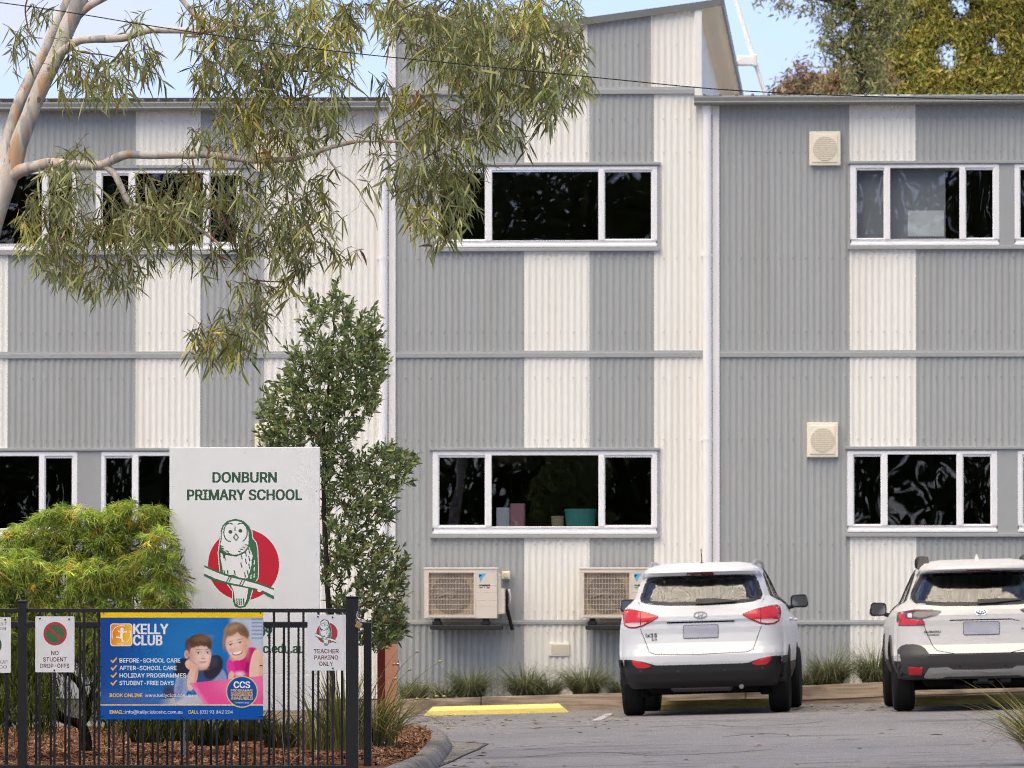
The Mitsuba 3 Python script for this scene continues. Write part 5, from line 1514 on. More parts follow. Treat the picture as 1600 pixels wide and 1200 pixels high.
# ------------------------------------------------------------------ the big school sign
YS2 = -D + F / 196.0
def sx(px): return X(px, YS2, 900)
def sz(py): return Z(py, YS2, 380)
SPX = (D + YS2) / F
k = thing('school_sign', 'large white school sign board with a red circle and owl crest', 'sign')
part(k, 'panel', bx(sx(264.6), sx(499.6), YS2, YS2 + .03, sz(1053.2), sz(698.5), .003), 'sign_white')
part(k, 'panel', bx(sx(264.6), sx(496.6), YS2 + .002, YS2 + .03, sz(1110.5), sz(1054.2), .003), 'sign_white')
for a in (285, 492.8):
    part(k, 'leg', bx(sx(a - 3.6), sx(a + 3.6), YS2 + .032, YS2 + .075, -.2, sz(720), .003), 'galvanised')
def stxt(s, px, py, h, w, align='c', bold=2):
    part(k, 'lettering', text(s, sx(px), sz(py), YS2 - .0006, h * SPX, w * SPX, align, .001, bold), 'ink_green')
stxt('DONBURN', 382, 753.8, 15.8, 100.5); stxt('PRIMARY SCHOOL', 382, 781, 15.8, 180)
stxt('9', 425.5, 994, 14.5, 10.5, 'r'); stxt('0', 414.5, 994, 14.5, 10.5, 'r'); stxt('c.edu.au', 475, 1020, 14, 64, 'r')
owl(k, sx(300), sz(780), SPX / 6.667, YS2 - .0008)
for a, b in ((382, 707), (270, 760), (494, 767), (494, 866), (270, 866), (494, 1040)):
    part(k, 'screw', tube([(sx(a), YS2 - .006, sz(b)), (sx(a), YS2, sz(b))], .0045, 8), 'galvanised')

# ------------------------------------------------------------------ orange panel seen almost end on, litter
YO = -22.3
k = thing('orange_screen', 'orange painted screen panel on short dark legs, seen almost end on', 'screen')
xo0, xo1 = X(590, YO, 1080), X(601.5, YO, 1080)
part(k, 'panel', bx(xo0, xo1, YO, YO + 1.45, Z(1153, YO, 600), Z(985, YO, 600), .004), 'orange_paint')
part(k, 'end_board', bx(xo0 - .002, xo1 + .002, YO - .02, YO - .002, Z(1153, YO, 600), Z(984, YO, 600), .003), 'red_paint')
for yy in (YO + .25, YO + 1.25):
    part(k, 'leg', bx(xo1 - .045, xo1 - .010, yy, yy + .04, -.15, Z(1150, YO, 600), .003), 'plastic_black')
kk = P(619, 1038, YO + .9)
part(k, 'tap', cat([tube([(xo1, YO + .9, kk[2]), (xo1 + .06, YO + .9, kk[2])], .011, 10), tube([(xo1 + .055, YO + .9, kk[2] + .03), (xo1 + .06, YO + .9, kk[2] - .035)], .010, 10), tube([(xo1 + .03, YO + .87, kk[2] + .03), (xo1 + .03, YO + .93, kk[2] + .03)], .006, 8)]), 'chrome', smooth=40)
p = P(590, 1164, -26.0)
m = lathe([(0, 0), (.026, 0), (.032, .008), (.032, .09), (.026, .098), (0, .098)], 20); m.apply_scale(.6)
v = np.array(m.vertices); v[:, 0] *= 1 - .35 * np.sin(v[:, 2] * 53); m = trimesh.Trimesh(v, m.faces, process=False)
m.apply_transform(trimesh.transformations.rotation_matrix(1.25, (0.4, 1, .2))); m.apply_translation(p)
k = thing('drink_can', 'crushed blue and silver drink can lying on the bark mulch', 'can')
cut = m3.Manifold.trim_by_plane
part(k, 'body', m, 'can_blue', smooth=40)
m2 = lathe([(0, .098), (.025, .097), (.025, .101), (0, .101)], 18); m2.apply_scale(.6); m2.apply_transform(trimesh.transformations.rotation_matrix(1.25, (0.4, 1, .2))); m2.apply_translation(p)
part(k, 'lid', m2, 'chrome')

# ------------------------------------------------------------------ overhead cable
YW = -33.0
wire = [P(a, b, YW) for a, b in ((-700, -70), (0, 4), (100, 18), (240, 41), (550, 83), (700, 98), (920, 120), (1160, 142), (1400, 152), (1600, 156), (2300, 140))]
single('overhead_cable', tube(spline(wire, 60), .0036, 6), 'black_rubber', 'thin black overhead cable crossing in front of the building and tree', 'cable', smooth=True)

# ------------------------------------------------------------------ foliage builders
def unit(v): return v / (np.linalg.norm(v, axis=-1, keepdims=True) + 1e-12)


def leaves(B, Dn, L, W, col, droop=0.25, prof=((0, .25), (.35, 1.0), (.72, .72), (1, .02)), roll=None):
    """curved blades: base points, directions, lengths, widths, one colour each"""
    n = len(B)
    Dn = unit(Dn)
    r = rng.normal(size=(n, 3)) if roll is None else roll
    S = unit(np.cross(Dn, r))
    U = np.cross(S, Dn)
    sick = rng.normal(0, .10, n)
    rows = []
    for t, w in prof:
        c = B + Dn * (L * t)[:, None] + np.array([0, 0, -1.0]) * (droop * L * t * t)[:, None] + S * (sick * L * t * t)[:, None] * 1.5
        rows.append(np.stack([c - S * (W * w / 2)[:, None], c + S * (W * w / 2)[:, None]], 1))
    m = len(prof)
    v = np.stack(rows, 1).reshape(n, m * 2, 3)
    f = []
    for k in range(m - 1):
        a = 2 * k
        f += [[a, a + 1, a + 3], [a, a + 3, a + 2]]
    f = np.array(f)
    V = v.reshape(-1, 3)
    Fc = (f[None] + (m * 2) * np.arange(n)[:, None, None]).reshape(-1, 3)
    return V, Fc, np.repeat(col, m * 2, 0)


def merge(parts):
    V, Fc, Cc, o = [], [], [], 0
    for v, f, c in parts:
        V.append(v); Fc.append(f + o); Cc.append(c); o += len(v)
    return trimesh.Trimesh(np.vstack(V), np.vstack(Fc), process=False), np.vstack(Cc)


def pick(cols, n, var=.2):
    c = np.array(cols)[rng.integers(0, len(cols), n)]
    return c * rng.uniform(1 - var, 1 + var, (n, 1))


def limb(pts, Y, wob=0.0):
    """pts: (px, py, width in photograph pixels, depth offset)"""
    q = np.array([P(a, b, Y + dy) for a, b, w, dy in pts])
    rr = np.array([w / 2 * (D + Y) / F for a, b, w, dy in pts])
    n = max(10, len(pts) * 7)
    c = spline(np.c_[q, rr], n)
    if wob:
        c[:, :3] += (meshkit.fbm(np.c_[c[:, :1] * 5, c[:, 1:2], c[:, 2:3] * 5], 2, 4)[:, None] - .5) * wob
        c[:, 3] *= 1 + .14 * (meshkit.noise(np.c_[c[:, 0] * 9, c[:, 2] * 9, c[:, 1]], 6) - .5)
    return tube(c[:, :3], c[:, 3], 12)


# ------------------------------------------------------------------ the gum tree in front
YT = -29.6
gum = thing('gum_tree', 'smooth barked pale gum tree with drooping narrow leaves leaning in from the left', 'tree')
part(gum, 'trunk', limb([(-95, 1215, 62, -.1), (-88, 1000, 50, 0), (-70, 700, 46, 0), (-42, 480, 42, 0), (-12, 345, 38, 0), (8, 290, 33, 0), (30, 225, 29, 0), (58, 150, 26, .05), (88, 85, 26, .1), (112, 30, 27, .1), (128, -10, 26, .1), (160, -120, 22, .2), (200, -260, 14, .3)], YT, .03), 'gum_bark', smooth=True)
part(gum, 'limb', limb([(2, 300, 20, -.03), (8, 250, 20, .08), (14, 215, 19, .12), (34, 150, 19, .2), (62, 95, 18, .25), (88, 40, 17, .3), (108, -5, 16, .3), (130, -100, 12, .4)], YT, .03), 'gum_bark', smooth=True)
part(gum, 'limb', limb([(-20, 320, 26, 0), (6, 285, 24, 0), (32, 267, 20, -.05), (55, 260, 18, -.08), (80, 255, 17, -.1), (120, 258, 15, -.15), (160, 258, 15, -.2), (176, 250, 14, -.25), (200, 242, 12.5, -.25), (240, 242, 12, -.3), (320, 243, 11, -.35), (400, 250, 10, -.4), (445, 250, 9, -.45), (488, 240, 7.5, -.5), (530, 226, 7, -.5), (565, 220, 5.5, -.5), (640, 222, 4, -.5)], YT, .02), 'gum_bark', smooth=True)
part(gum, 'limb', limb([(160, 258, 12, -.2), (178, 272, 11, -.25), (190, 292, 10, -.3), (205, 318, 9, -.3), (240, 326, 7, -.35), (270, 335, 7, -.4), (290, 345, 6, -.4), (330, 372, 5, -.45), (345, 385, 3, -.5)], YT, .02), 'gum_bark', smooth=True)
part(gum, 'limb', limb([(88, 92, 16, .1), (104, 76, 14, 0), (130, 62, 13, -.05), (160, 61, 12, -.1), (190, 60, 12, -.1), (215, 52, 11, -.15), (240, 46, 11, -.2), (290, 47, 10, -.25), (310, 50, 8.5, -.3), (370, 40, 6, -.4), (450, 60, 4, -.5)], YT, .02), 'gum_bark', smooth=True)
part(gum, 'limb', limb([(120, 25, 16, .1), (140, 8, 14, .1), (175, -10, 12, .1), (230, -35, 11, 0), (300, -60, 10, -.1), (500, -90, 9, -.3), (700, -90, 7, -.5)], YT, .02), 'gum_bark', smooth=True)
part(gum, 'limb', limb([(255, -42, 9, 0), (285, 3, 8, 0), (305, 22, 8, -.05), (332, 40, 7, -.1), (360, 75, 5, -.2), (400, 120, 4, -.3), (440, 175, 3, -.4), (446, 215, 3, -.4)], YT, .02), 'gum_bark', smooth=True)
twl = [[(600, -80, 7, -.4), (640, 15, 6, -.4), (690, 26, 5, -.4), (725, 40, 4, -.4), (745, 62, 3, -.4), (790, 100, 2, -.4)],
       [(700, -85, 6, -.5), (760, -20, 5, -.5), (800, 40, 4, -.5), (870, 80, 3, -.5), (905, 120, 2, -.5)],
       [(640, 222, 3.5, -.5), (665, 190, 3, -.5), (700, 170, 2.5, -.5), (760, 185, 2, -.5)], [(640, 222, 3.5, -.5), (665, 262, 3, -.5), (690, 320, 2, -.5)],
       [(430, 60, 4, -.4), (455, 110, 3.5, -.4), (468, 150, 3, -.4), (520, 130, 2, -.4)], [(470, 110, 3, -.4), (520, 118, 2.5, -.4), (560, 140, 2, -.4), (578, 156, 1.5, -.4)],
       [(375, 405, 4.5, -.4), (378, 425, 4.5, -.4), (378, 448, 3.5, -.4), (385, 470, 3, -.4), (360, 505, 2.5, -.4), (330, 520, 2, -.4)], [(345, 330, 3, -.4), (365, 380, 4, -.4), (376, 410, 4.5, -.4)], [(378, 426, 3, -.4), (400, 438, 2.5, -.4), (440, 440, 2, -.4)],
       [(70, 262, 4, -.1), (90, 300, 3, -.2), (95, 350, 2.5, -.3), (110, 400, 2, -.3)], [(205, 318, 4, -.3), (200, 370, 3, -.3), (195, 395, 4, -.3), (208, 402, 3, -.3), (215, 430, 1.5, -.3)],
       [(508, 236, 4, -.5), (525, 265, 3, -.5), (550, 282, 2.5, -.5), (575, 320, 2, -.5), (590, 360, 1, -.5)], [(60, -30, 3, .1), (40, 20, 2.5, .1), (48, 55, 2, .1), (66, 60, 1.5, .1)], [(310, 322, 3, -.4), (335, 327, 3, -.4), (365, 326, 2, -.4), (385, 330, 1, -.4)],
       [(110, 78, 3, 0), (135, 85, 2.5, 0), (165, 88, 2, 0), (205, 100, 1.5, 0)], [(446, 215, 3, -.4), (455, 255, 2, -.4), (450, 300, 2, -.4), (465, 350, 1.5, -.4)], [(300, 245, 3, -.35), (310, 290, 2.5, -.4), (340, 345, 2, -.4)], [(625, 60, 2.5, -.4), (640, 72, 2, -.4), (670, 90, 1.5, -.4)]]
for t in twl:
    part(gum, 'branch', limb(t, YT, .03), 'gum_bark' if t[0][2] > 3.4 else 'twig_brown', smooth=True)

CL = [(110, 125, 28, 38, 5), (135, 112, 30, 35, 6), (165, 132, 30, 30, 7), (185, 152, 15, 18, 2), (215, 95, 30, 26, 6), (238, 105, 12, 16, 2), (207, 42, 20, 16, 2), (30, 75, 14, 28, 3), (60, 20, 22, 20, 2), (95, 75, 16, 25, 2),
      (330, 30, 38, 32, 14), (390, 28, 48, 34, 20), (450, 28, 50, 34, 20), (508, 30, 42, 34, 16), (545, 22, 25, 26, 7), (340, 82, 38, 32, 14), (400, 88, 48, 36, 20), (455, 82, 42, 36, 18), (500, 82, 42, 36, 14), (532, 62, 22, 32, 6), (558, 45, 10, 16, 2),
      (340, 132, 32, 32, 9), (390, 132, 38, 30, 13), (440, 132, 36, 28, 11), (500, 108, 24, 32, 6), (522, 118, 18, 28, 4), (312, 130, 16, 30, 4), (420, 172, 42, 26, 11), (370, 172, 32, 26, 7), (462, 182, 38, 24, 11), (498, 186, 30, 22, 9), (524, 172, 18, 18, 3), (552, 125, 10, 12, 1),
      (410, 216, 42, 24, 12), (352, 212, 32, 26, 7), (470, 222, 30, 22, 6), (314, 212, 18, 20, 3), (530, 200, 18, 16, 3),
      (590, 12, 34, 18, 8), (640, 18, 42, 26, 16), (700, 22, 48, 30, 20), (760, 22, 48, 30, 20), (820, 22, 42, 30, 18), (868, 14, 32, 20, 9), (890, 8, 10, 12, 2), (612, 44, 10, 20, 3), (672, 58, 38, 30, 14), (730, 68, 48, 36, 20), (790, 72, 48, 38, 22), (848, 72, 42, 40, 18), (890, 66, 20, 28, 6), (902, 86, 14, 24, 4),
      (680, 90, 22, 20, 4), (718, 108, 32, 26, 10), (762, 122, 46, 34, 18), (820, 122, 46, 36, 18), (868, 122, 40, 34, 14), (906, 125, 16, 24, 4), (772, 160, 42, 24, 12), (828, 162, 42, 28, 13), (878, 158, 30, 24, 7), (852, 186, 20, 16, 3), (728, 138, 22, 18, 3), (664, 95, 8, 10, 1), (735, 55, 20, 25, 6),
      (652, 150, 26, 24, 5), (600, 140, 14, 12, 2), (612, 165, 26, 16, 4), (660, 182, 32, 24, 8), (702, 182, 36, 28, 11), (745, 192, 36, 28, 11), (786, 206, 26, 20, 6), (812, 214, 12, 14, 2), (600, 200, 20, 24, 3), (582, 214, 14, 12, 2), (642, 216, 32, 22, 5), (692, 222, 36, 26, 9), (740, 230, 26, 18, 4),
      (642, 262, 32, 26, 8), (692, 264, 42, 28, 13), (732, 266, 24, 22, 5), (596, 265, 20, 26, 3), (576, 288, 10, 20, 1), (652, 302, 34, 28, 10), (702, 306, 38, 28, 12), (728, 310, 18, 26, 3), (662, 342, 28, 26, 8), (700, 346, 26, 28, 8), (690, 374, 12, 16, 2),
      (120, 245, 20, 16, 4), (100, 265, 22, 18, 5), (90, 290, 28, 22, 6), (58, 315, 20, 18, 4), (130, 300, 26, 22, 4), (82, 335, 36, 26, 11), (50, 352, 20, 20, 4), (112, 345, 36, 28, 11), (72, 382, 28, 22, 8), (110, 388, 34, 24, 9), (90, 415, 30, 20, 7), (60, 400, 14, 14, 2), (152, 360, 24, 22, 5), (112, 436, 20, 18, 3), (140, 424, 24, 18, 4), (140, 456, 16, 14, 2),
      (172, 345, 22, 20, 5), (182, 320, 26, 20, 6), (212, 340, 28, 22, 8), (200, 372, 32, 24, 9), (166, 398, 18, 18, 2), (192, 416, 25, 20, 5), (172, 440, 18, 16, 3), (202, 440, 16, 16, 3), (230, 300, 28, 22, 6), (250, 330, 32, 25, 10), (246, 368, 30, 24, 9), (290, 330, 30, 25, 9), (300, 300, 28, 22, 6), (280, 280, 26, 16, 5), (290, 362, 26, 18, 6), (252, 400, 12, 12, 1), (232, 415, 10, 10, 1),
      (330, 262, 22, 24, 4), (400, 272, 36, 26, 8), (350, 300, 30, 24, 6), (440, 262, 30, 24, 8), (410, 320, 40, 28, 12), (468, 300, 30, 28, 8), (470, 340, 30, 28, 8), (342, 342, 34, 24, 7), (400, 362, 40, 24, 11), (450, 376, 34, 22, 9), (508, 280, 14, 20, 2), (500, 330, 18, 24, 3), (518, 345, 14, 16, 2), (490, 372, 26, 20, 5), (530, 400, 26, 8, 3), (300, 396, 18, 16, 3), (335, 400, 20, 16, 4), (380, 396, 20, 16, 4), (440, 410, 25, 20, 5), (474, 412, 24, 20, 4), (452, 445, 16, 14, 3),
      (372, 452, 18, 10, 3), (400, 444, 14, 14, 3), (420, 466, 16, 14, 3), (452, 462, 8, 8, 1), (366, 496, 26, 12, 5), (396, 498, 24, 14, 6), (330, 522, 26, 10, 5), (300, 526, 12, 6, 2), (352, 526, 24, 16, 7), (396, 524, 16, 16, 5), (372, 540, 20, 14, 5), (332, 552, 12, 12, 3), (322, 546, 10, 10, 2), (362, 552, 10, 8, 2)]
GUMC = [(.135, .155, .060), (.185, .195, .080), (.095, .115, .045), (.25, .245, .11), (.16, .175, .09), (.085, .095, .040)]
twigs, lf = [], []
for cx, cy, rx, ry, n in CL:
    n = int(round(n * (2.9 if cx < 260 and cy < 165 else 1.95) + .3))
    a, r = rng.uniform(0, 2 * np.pi, n), np.sqrt(rng.uniform(0, 1, n))
    px, py = cx + rx * r * np.cos(a), cy - 13 + ry * r * np.sin(a)
    dep = rng.uniform(-.75, .55, n)
    clump = rng.uniform(-.25, .25)
    tone = rng.uniform(.65, 1.4)
    yellow = rng.uniform() < .16
    for u in range(n):
        o = P(px[u], py[u], YT - .3 + dep[u])
        ln = rng.uniform(.16, .30)
        th = rng.uniform(0, 2 * np.pi)
        d0 = np.array([math.cos(th) * .75, math.sin(th) * .75, rng.uniform(-.45, .35)])
        t = np.linspace(0, 1, 6)[:, None]
        c = o - d0 * ln * .5 + d0 * ln * t + np.array([0, 0, -1]) * ln * .55 * t * t
        twigs.append(tube(c, np.linspace(.0026, .0012, 6), 3, cap=False))
        m = rng.integers(6, 10)
        s = np.sort(rng.uniform(.15, 1, m))
        B = np.stack([np.interp(s, t[:, 0], c[:, i]) for i in range(3)], 1)
        out = rng.normal(size=(m, 3)) * [.55, .55, .32]
        Dn = unit(out + np.array([0, 0, -.72]) + d0 * .30)
        up = rng.uniform(size=m) < .06
        Dn[up, 2] *= -.4
        L = rng.uniform(.06, .155, m)
        cc = pick(GUMC, m, .22) * tone * 1.8
        if yellow: cc = cc * [1.28, 1.15, .8]
        red = rng.uniform(size=m) < .02
        cc[red] = np.array([.26, .12, .05]) * rng.uniform(.7, 1.2, (red.sum(), 1))
        lf.append(leaves(B, Dn, L, L * rng.uniform(.095, .145, m), cc, droop=.22))
m, c = merge(lf)
part(gum, 'crown', m, 'leaf', kind='stuff', color=c)
part(gum, 'twigs', cat(twigs), 'twig_brown', kind='stuff')
print('gum leaves', sum(len(x[0]) for x in lf) // 8)

# ------------------------------------------------------------------ the upright shrub behind the school sign
YH = -23.0
shrub = thing('tall_shrub', 'tall pointed evergreen shrub with small dark leaves standing behind the school sign', 'shrub')
part(shrub, 'stem', limb([(520, 1190, 10, 0), (518, 1080, 9, 0), (512, 900, 8, 0), (506, 760, 7, 0), (505, 690, 6, 0), (512, 610, 4, 0), (520, 540, 3, 0), (524, 470, 1.5, 0)], YH, .04), 'dark_bark', smooth=True)
SH = [(525, 462, 9, 16, 3), (490, 472, 8, 16, 2), (526, 492, 22, 26, 8), (492, 505, 20, 22, 4), (572, 500, 18, 20, 5), (578, 520, 12, 22, 4), (500, 532, 24, 22, 6), (550, 530, 36, 24, 12), (470, 555, 16, 20, 4), (514, 562, 38, 26, 15), (570, 562, 28, 24, 9), (590, 556, 8, 16, 2), (455, 592, 22, 20, 6), (500, 602, 42, 26, 18), (556, 602, 38, 26, 15), (588, 588, 10, 24, 3),
      (432, 618, 14, 18, 3), (430, 642, 22, 20, 6), (480, 642, 42, 28, 18), (540, 638, 38, 24, 13), (574, 628, 18, 14, 3), (428, 672, 22, 20, 8), (480, 680, 42, 24, 16), (530, 676, 24, 24, 7), (560, 664, 16, 12, 3), (590, 700, 14, 14, 3), (440, 700, 34, 20, 8), (520, 715, 26, 24, 7), (562, 722, 30, 22, 8), (600, 722, 26, 24, 8), (625, 718, 18, 20, 5), (640, 735, 8, 14, 2), (530, 755, 28, 26, 10), (580, 762, 34, 26, 12), (612, 756, 14, 16, 3),
      (530, 800, 28, 26, 10), (578, 800, 30, 26, 9), (604, 796, 12, 12, 2), (530, 842, 28, 26, 9), (572, 850, 34, 26, 10), (606, 868, 20, 22, 5), (622, 880, 10, 14, 2), (540, 890, 34, 26, 10), (590, 900, 34, 26, 11), (622, 912, 8, 20, 2), (550, 938, 34, 26, 10), (600, 936, 30, 26, 10), (580, 968, 30, 18, 7), (612, 962, 16, 18, 4), (592, 990, 20, 10, 4), (606, 985, 22, 16, 8), (575, 1000, 20, 12, 4), (622, 985, 12, 16, 4), (520, 985, 18, 20, 4), (470, 740, 40, 24, 8), (450, 800, 40, 30, 6), (480, 880, 40, 40, 8)]
lf, tw = [], []
SHC = [(.055, .075, .028), (.080, .100, .034), (.040, .055, .024), (.11, .125, .048), (.075, .085, .045)]
for cx, cy, rx, ry, n in SH:
    n = int(n * 2.65 + 1)
    a, r = rng.uniform(0, 2 * np.pi, n), np.sqrt(rng.uniform(0, 1, n))
    for u in range(n):
        px, py = cx + rx * r[u] * math.cos(a[u]), cy + ry * r[u] * math.sin(a[u])
        o = P(px, py + 5, YH + rng.uniform(-.5, .5))
        side = np.clip((px - 515) / 60, -1.2, 1.2)
        d0 = unit(np.array([side * .55 + rng.normal(0, .35), rng.normal(0, .5), .75 + rng.normal(0, .25)]))
        ln = rng.uniform(.10, .20)
        t = np.linspace(0, 1, 4)[:, None]
        c = o + d0 * ln * (t - .5)
        tw.append(tube(c, np.linspace(.0028, .0012, 4), 3, cap=False))
        m = rng.integers(13, 19)
        s = rng.uniform(.05, 1.05, m)
        B = o + d0 * (ln * (s - .5))[:, None]
        Dn = unit(d0 * .75 + rng.normal(size=(m, 3)) * .55)
        L = rng.uniform(.036, .080, m)
        cc = pick(SHC, m, .25) * 2.9
        rd = rng.uniform(size=m) < (.10 if py > 820 else .03)
        cc[rd] = np.array([.17, .075, .035]) * rng.uniform(.7, 1.3, (rd.sum(), 1))
        lf.append(leaves(B, Dn, L, L * rng.uniform(.24, .36, m), cc, droop=.08))
m, c = merge(lf)
part(shrub, 'crown', m, 'leaf', kind='stuff', color=c)
part(shrub, 'twigs', cat(tw), 'dark_bark', kind='stuff')
print('shrub leaves', len(c) // 8)

# ------------------------------------------------------------------ the weeping bush at the left
YBU = -25.1
bush = thing('weeping_bush', 'wide mounded yellow green bush with weeping thread-like foliage behind the fence', 'bush')
part(bush, 'stem', limb([(136, 1172, 17, 0), (128, 1135, 15, 0), (96, 1118, 12, -.2), (80, 1090, 10, -.3)], YBU + .3, .05), 'dark_bark', smooth=True)
part(bush, 'stem', limb([(124, 1132, 14, 0), (138, 1112, 12, 0), (132, 1085, 11, 0), (120, 1060, 10, 0), (104, 1048, 8, 0), (92, 1000, 6, 0)], YBU + .3, .05), 'dark_bark', smooth=True)
part(bush, 'stem', limb([(138, 1112, 10, 0), (150, 1060, 8, 0), (180, 1000, 7, .1), (210, 900, 5, .2)], YBU + .3, .05), 'dark_bark', smooth=True)
TOP = np.array([[-160, 800], [-60, 830], (0, 818), (22, 806), (45, 800), (70, 782), (95, 772), (120, 776), (150, 780), (180, 774), (200, 768), (240, 776), (262, 784), (268, 836), (280, 850), (292, 885), (303, 915), (312, 945), (300, 990)])
BUC = [(.21, .255, .045), (.15, .205, .040), (.26, .285, .060), (.11, .16, .036), (.23, .22, .055)]
lf, tw = [], []
LOB = [(-70, 890, 90, 70), (-60, 980, 90, 80), (12, 845, 34, 32), (48, 832, 36, 34), (88, 812, 36, 36), (128, 806, 34, 34), (168, 805, 34, 34), (205, 802, 34, 34), (240, 806, 30, 32), (30, 880, 38, 34), (75, 858, 38, 34), (118, 850, 38, 34), (162, 850, 36, 34), (205, 848, 36, 34), (244, 846, 28, 34), (10, 920, 36, 32), (55, 915, 36, 32), (100, 900, 36, 34), (146, 895, 36, 34), (188, 893, 34, 34), (228, 888, 34, 34), (262, 880, 28, 32), (25, 960, 36, 30), (75, 955, 36, 32), (122, 945, 34, 32), (170, 940, 34, 32), (215, 935, 34, 34), (255, 925, 32, 34), (284, 935, 24, 34), (40, 1000, 38, 30), (100, 995, 36, 30), (160, 990, 36, 30), (215, 985, 36, 32), (262, 975, 32, 32)]
nt = 0
for li, (cx, cy, rx, ry) in enumerate(LOB):
    n = int(rx * ry / 19)
    lt = rng.uniform(.75, 1.35)
    th = rng.uniform(0, 2 * np.pi, n)
    ph = np.arccos(rng.uniform(-.75, 1, n))
    sh_ = rng.uniform(.72, 1.02, n)
    back = -.35 if (cx > 240) else (.35 if cy < 870 else -.15)
    for u in range(n):
        nx_, ny_, nz_ = math.sin(ph[u]) * math.cos(th[u]), math.sin(ph[u]) * math.sin(th[u]), math.cos(ph[u])
        if ny_ > .5: continue
        px, py = cx + rx * nx_ * sh_[u], cy - ry * nz_ * sh_[u]
        if py < np.interp(px, TOP[:, 0], TOP[:, 1]) + 4 or px > 306: continue
        Y = YBU + back + ny_ * rx * 1.05 * (D + YBU) / F
        o = P(px, py, Y)
        d0 = unit(np.array([nx_ * .9 + rng.normal(0, .3), ny_ * .8 + rng.normal(0, .3), max(nz_, -.1) * .7 + .15 + rng.normal(0, .15)]))
        ln = rng.uniform(.11, .20)
        t = np.linspace(0, 1, 6)[:, None]
        cL = o - d0 * ln * .6 + d0 * ln * t + np.array([0, 0, -1]) * ln * .7 * t ** 2.2
        m = 36
        s = rng.uniform(.05, 1, m)
        B = np.stack([np.interp(s, t[:, 0], cL[:, i]) for i in range(3)], 1)
        Dn = unit(rng.normal(size=(m, 3)) * [.48, .48, .34] + d0 * .55 + np.array([0, 0, -.42]))
        L = rng.uniform(.045, .09, m)
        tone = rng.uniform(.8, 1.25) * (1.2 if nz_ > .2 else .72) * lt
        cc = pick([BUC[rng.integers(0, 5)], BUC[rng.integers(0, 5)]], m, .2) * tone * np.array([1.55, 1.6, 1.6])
        if rng.uniform() < .07: cc = cc * [1.25, .85, .8]
        lf.append(leaves(B, Dn, L, rng.uniform(.0042, .0075, m), cc, droop=.35, prof=((0, .6), (.5, 1.0), (1, .05))))
        nt += 1
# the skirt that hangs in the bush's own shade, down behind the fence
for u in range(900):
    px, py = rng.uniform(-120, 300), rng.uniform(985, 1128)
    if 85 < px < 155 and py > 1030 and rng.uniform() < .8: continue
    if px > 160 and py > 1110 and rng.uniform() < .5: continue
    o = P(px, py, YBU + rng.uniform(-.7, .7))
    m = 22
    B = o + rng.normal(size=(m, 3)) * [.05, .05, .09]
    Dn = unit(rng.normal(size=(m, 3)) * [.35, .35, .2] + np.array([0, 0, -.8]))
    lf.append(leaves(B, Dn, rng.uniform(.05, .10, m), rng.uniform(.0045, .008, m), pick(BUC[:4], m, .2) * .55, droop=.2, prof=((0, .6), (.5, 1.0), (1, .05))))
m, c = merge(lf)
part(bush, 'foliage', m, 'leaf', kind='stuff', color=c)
print('bush tassels', nt, len(m.faces))
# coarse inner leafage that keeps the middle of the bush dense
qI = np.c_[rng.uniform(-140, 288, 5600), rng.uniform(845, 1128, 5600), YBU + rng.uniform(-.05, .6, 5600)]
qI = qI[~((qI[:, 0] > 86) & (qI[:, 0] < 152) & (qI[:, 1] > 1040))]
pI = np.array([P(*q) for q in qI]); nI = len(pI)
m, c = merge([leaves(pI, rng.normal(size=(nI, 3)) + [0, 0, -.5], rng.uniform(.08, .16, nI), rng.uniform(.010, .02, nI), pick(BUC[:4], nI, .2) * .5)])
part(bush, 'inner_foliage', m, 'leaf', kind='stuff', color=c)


# ------------------------------------------------------------------ strappy plants and tufts
def blades(base, n, hgt, spread, cols, width, stiff=.5, lean=(0, 0), r0=.08, nseg=6, tone=1.0):
    """arching strap leaves that rise from a clump: one mesh and its colours"""
    th = rng.uniform(0, 2 * np.pi, n)
    h = hgt * rng.uniform(.55, 1.08, n)
    sp = spread * rng.uniform(.15, 1.1, n)
    r = r0 * np.sqrt(rng.uniform(0, 1, n))
    b = np.stack([base[0] + r * np.cos(th), base[1] + r * np.sin(th), np.full(n, base[2])], -1)
    hd = np.stack([np.cos(th) + lean[0], np.sin(th) + lean[1], 0 * th], -1)
    t = np.linspace(0, 1, nseg + 1)
    tw_ = rng.normal(0, .6, n)
    side = unit(np.stack([-np.sin(th + tw_), np.cos(th + tw_), 0 * th], -1))
    w = width * rng.uniform(.6, 1.2, n)
    fall = rng.uniform(.0, 1.0, n) * stiff
    rows = []
    for q in t:
        z = h * (q - fall * q ** 3)
        c = b + hd * (sp * q ** 1.7)[:, None] + np.array([0, 0, 1.0]) * z[:, None]
        ww = (w * (1 - q ** 2.5) * .5 + .0004)[:, None]
        rows += [c - side * ww, c + side * ww]
    v = np.stack(rows, 1)
    f = []
    for k_ in range(nseg):
        a = 2 * k_
        f += [[a, a + 1, a + 3], [a, a + 3, a + 2]]
    k2 = 2 * (nseg + 1)
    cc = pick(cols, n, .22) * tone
    return v.reshape(-1, 3), (np.array(f)[None] + k2 * np.arange(n)[:, None, None]).reshape(-1, 3), np.repeat(cc, k2, 0)


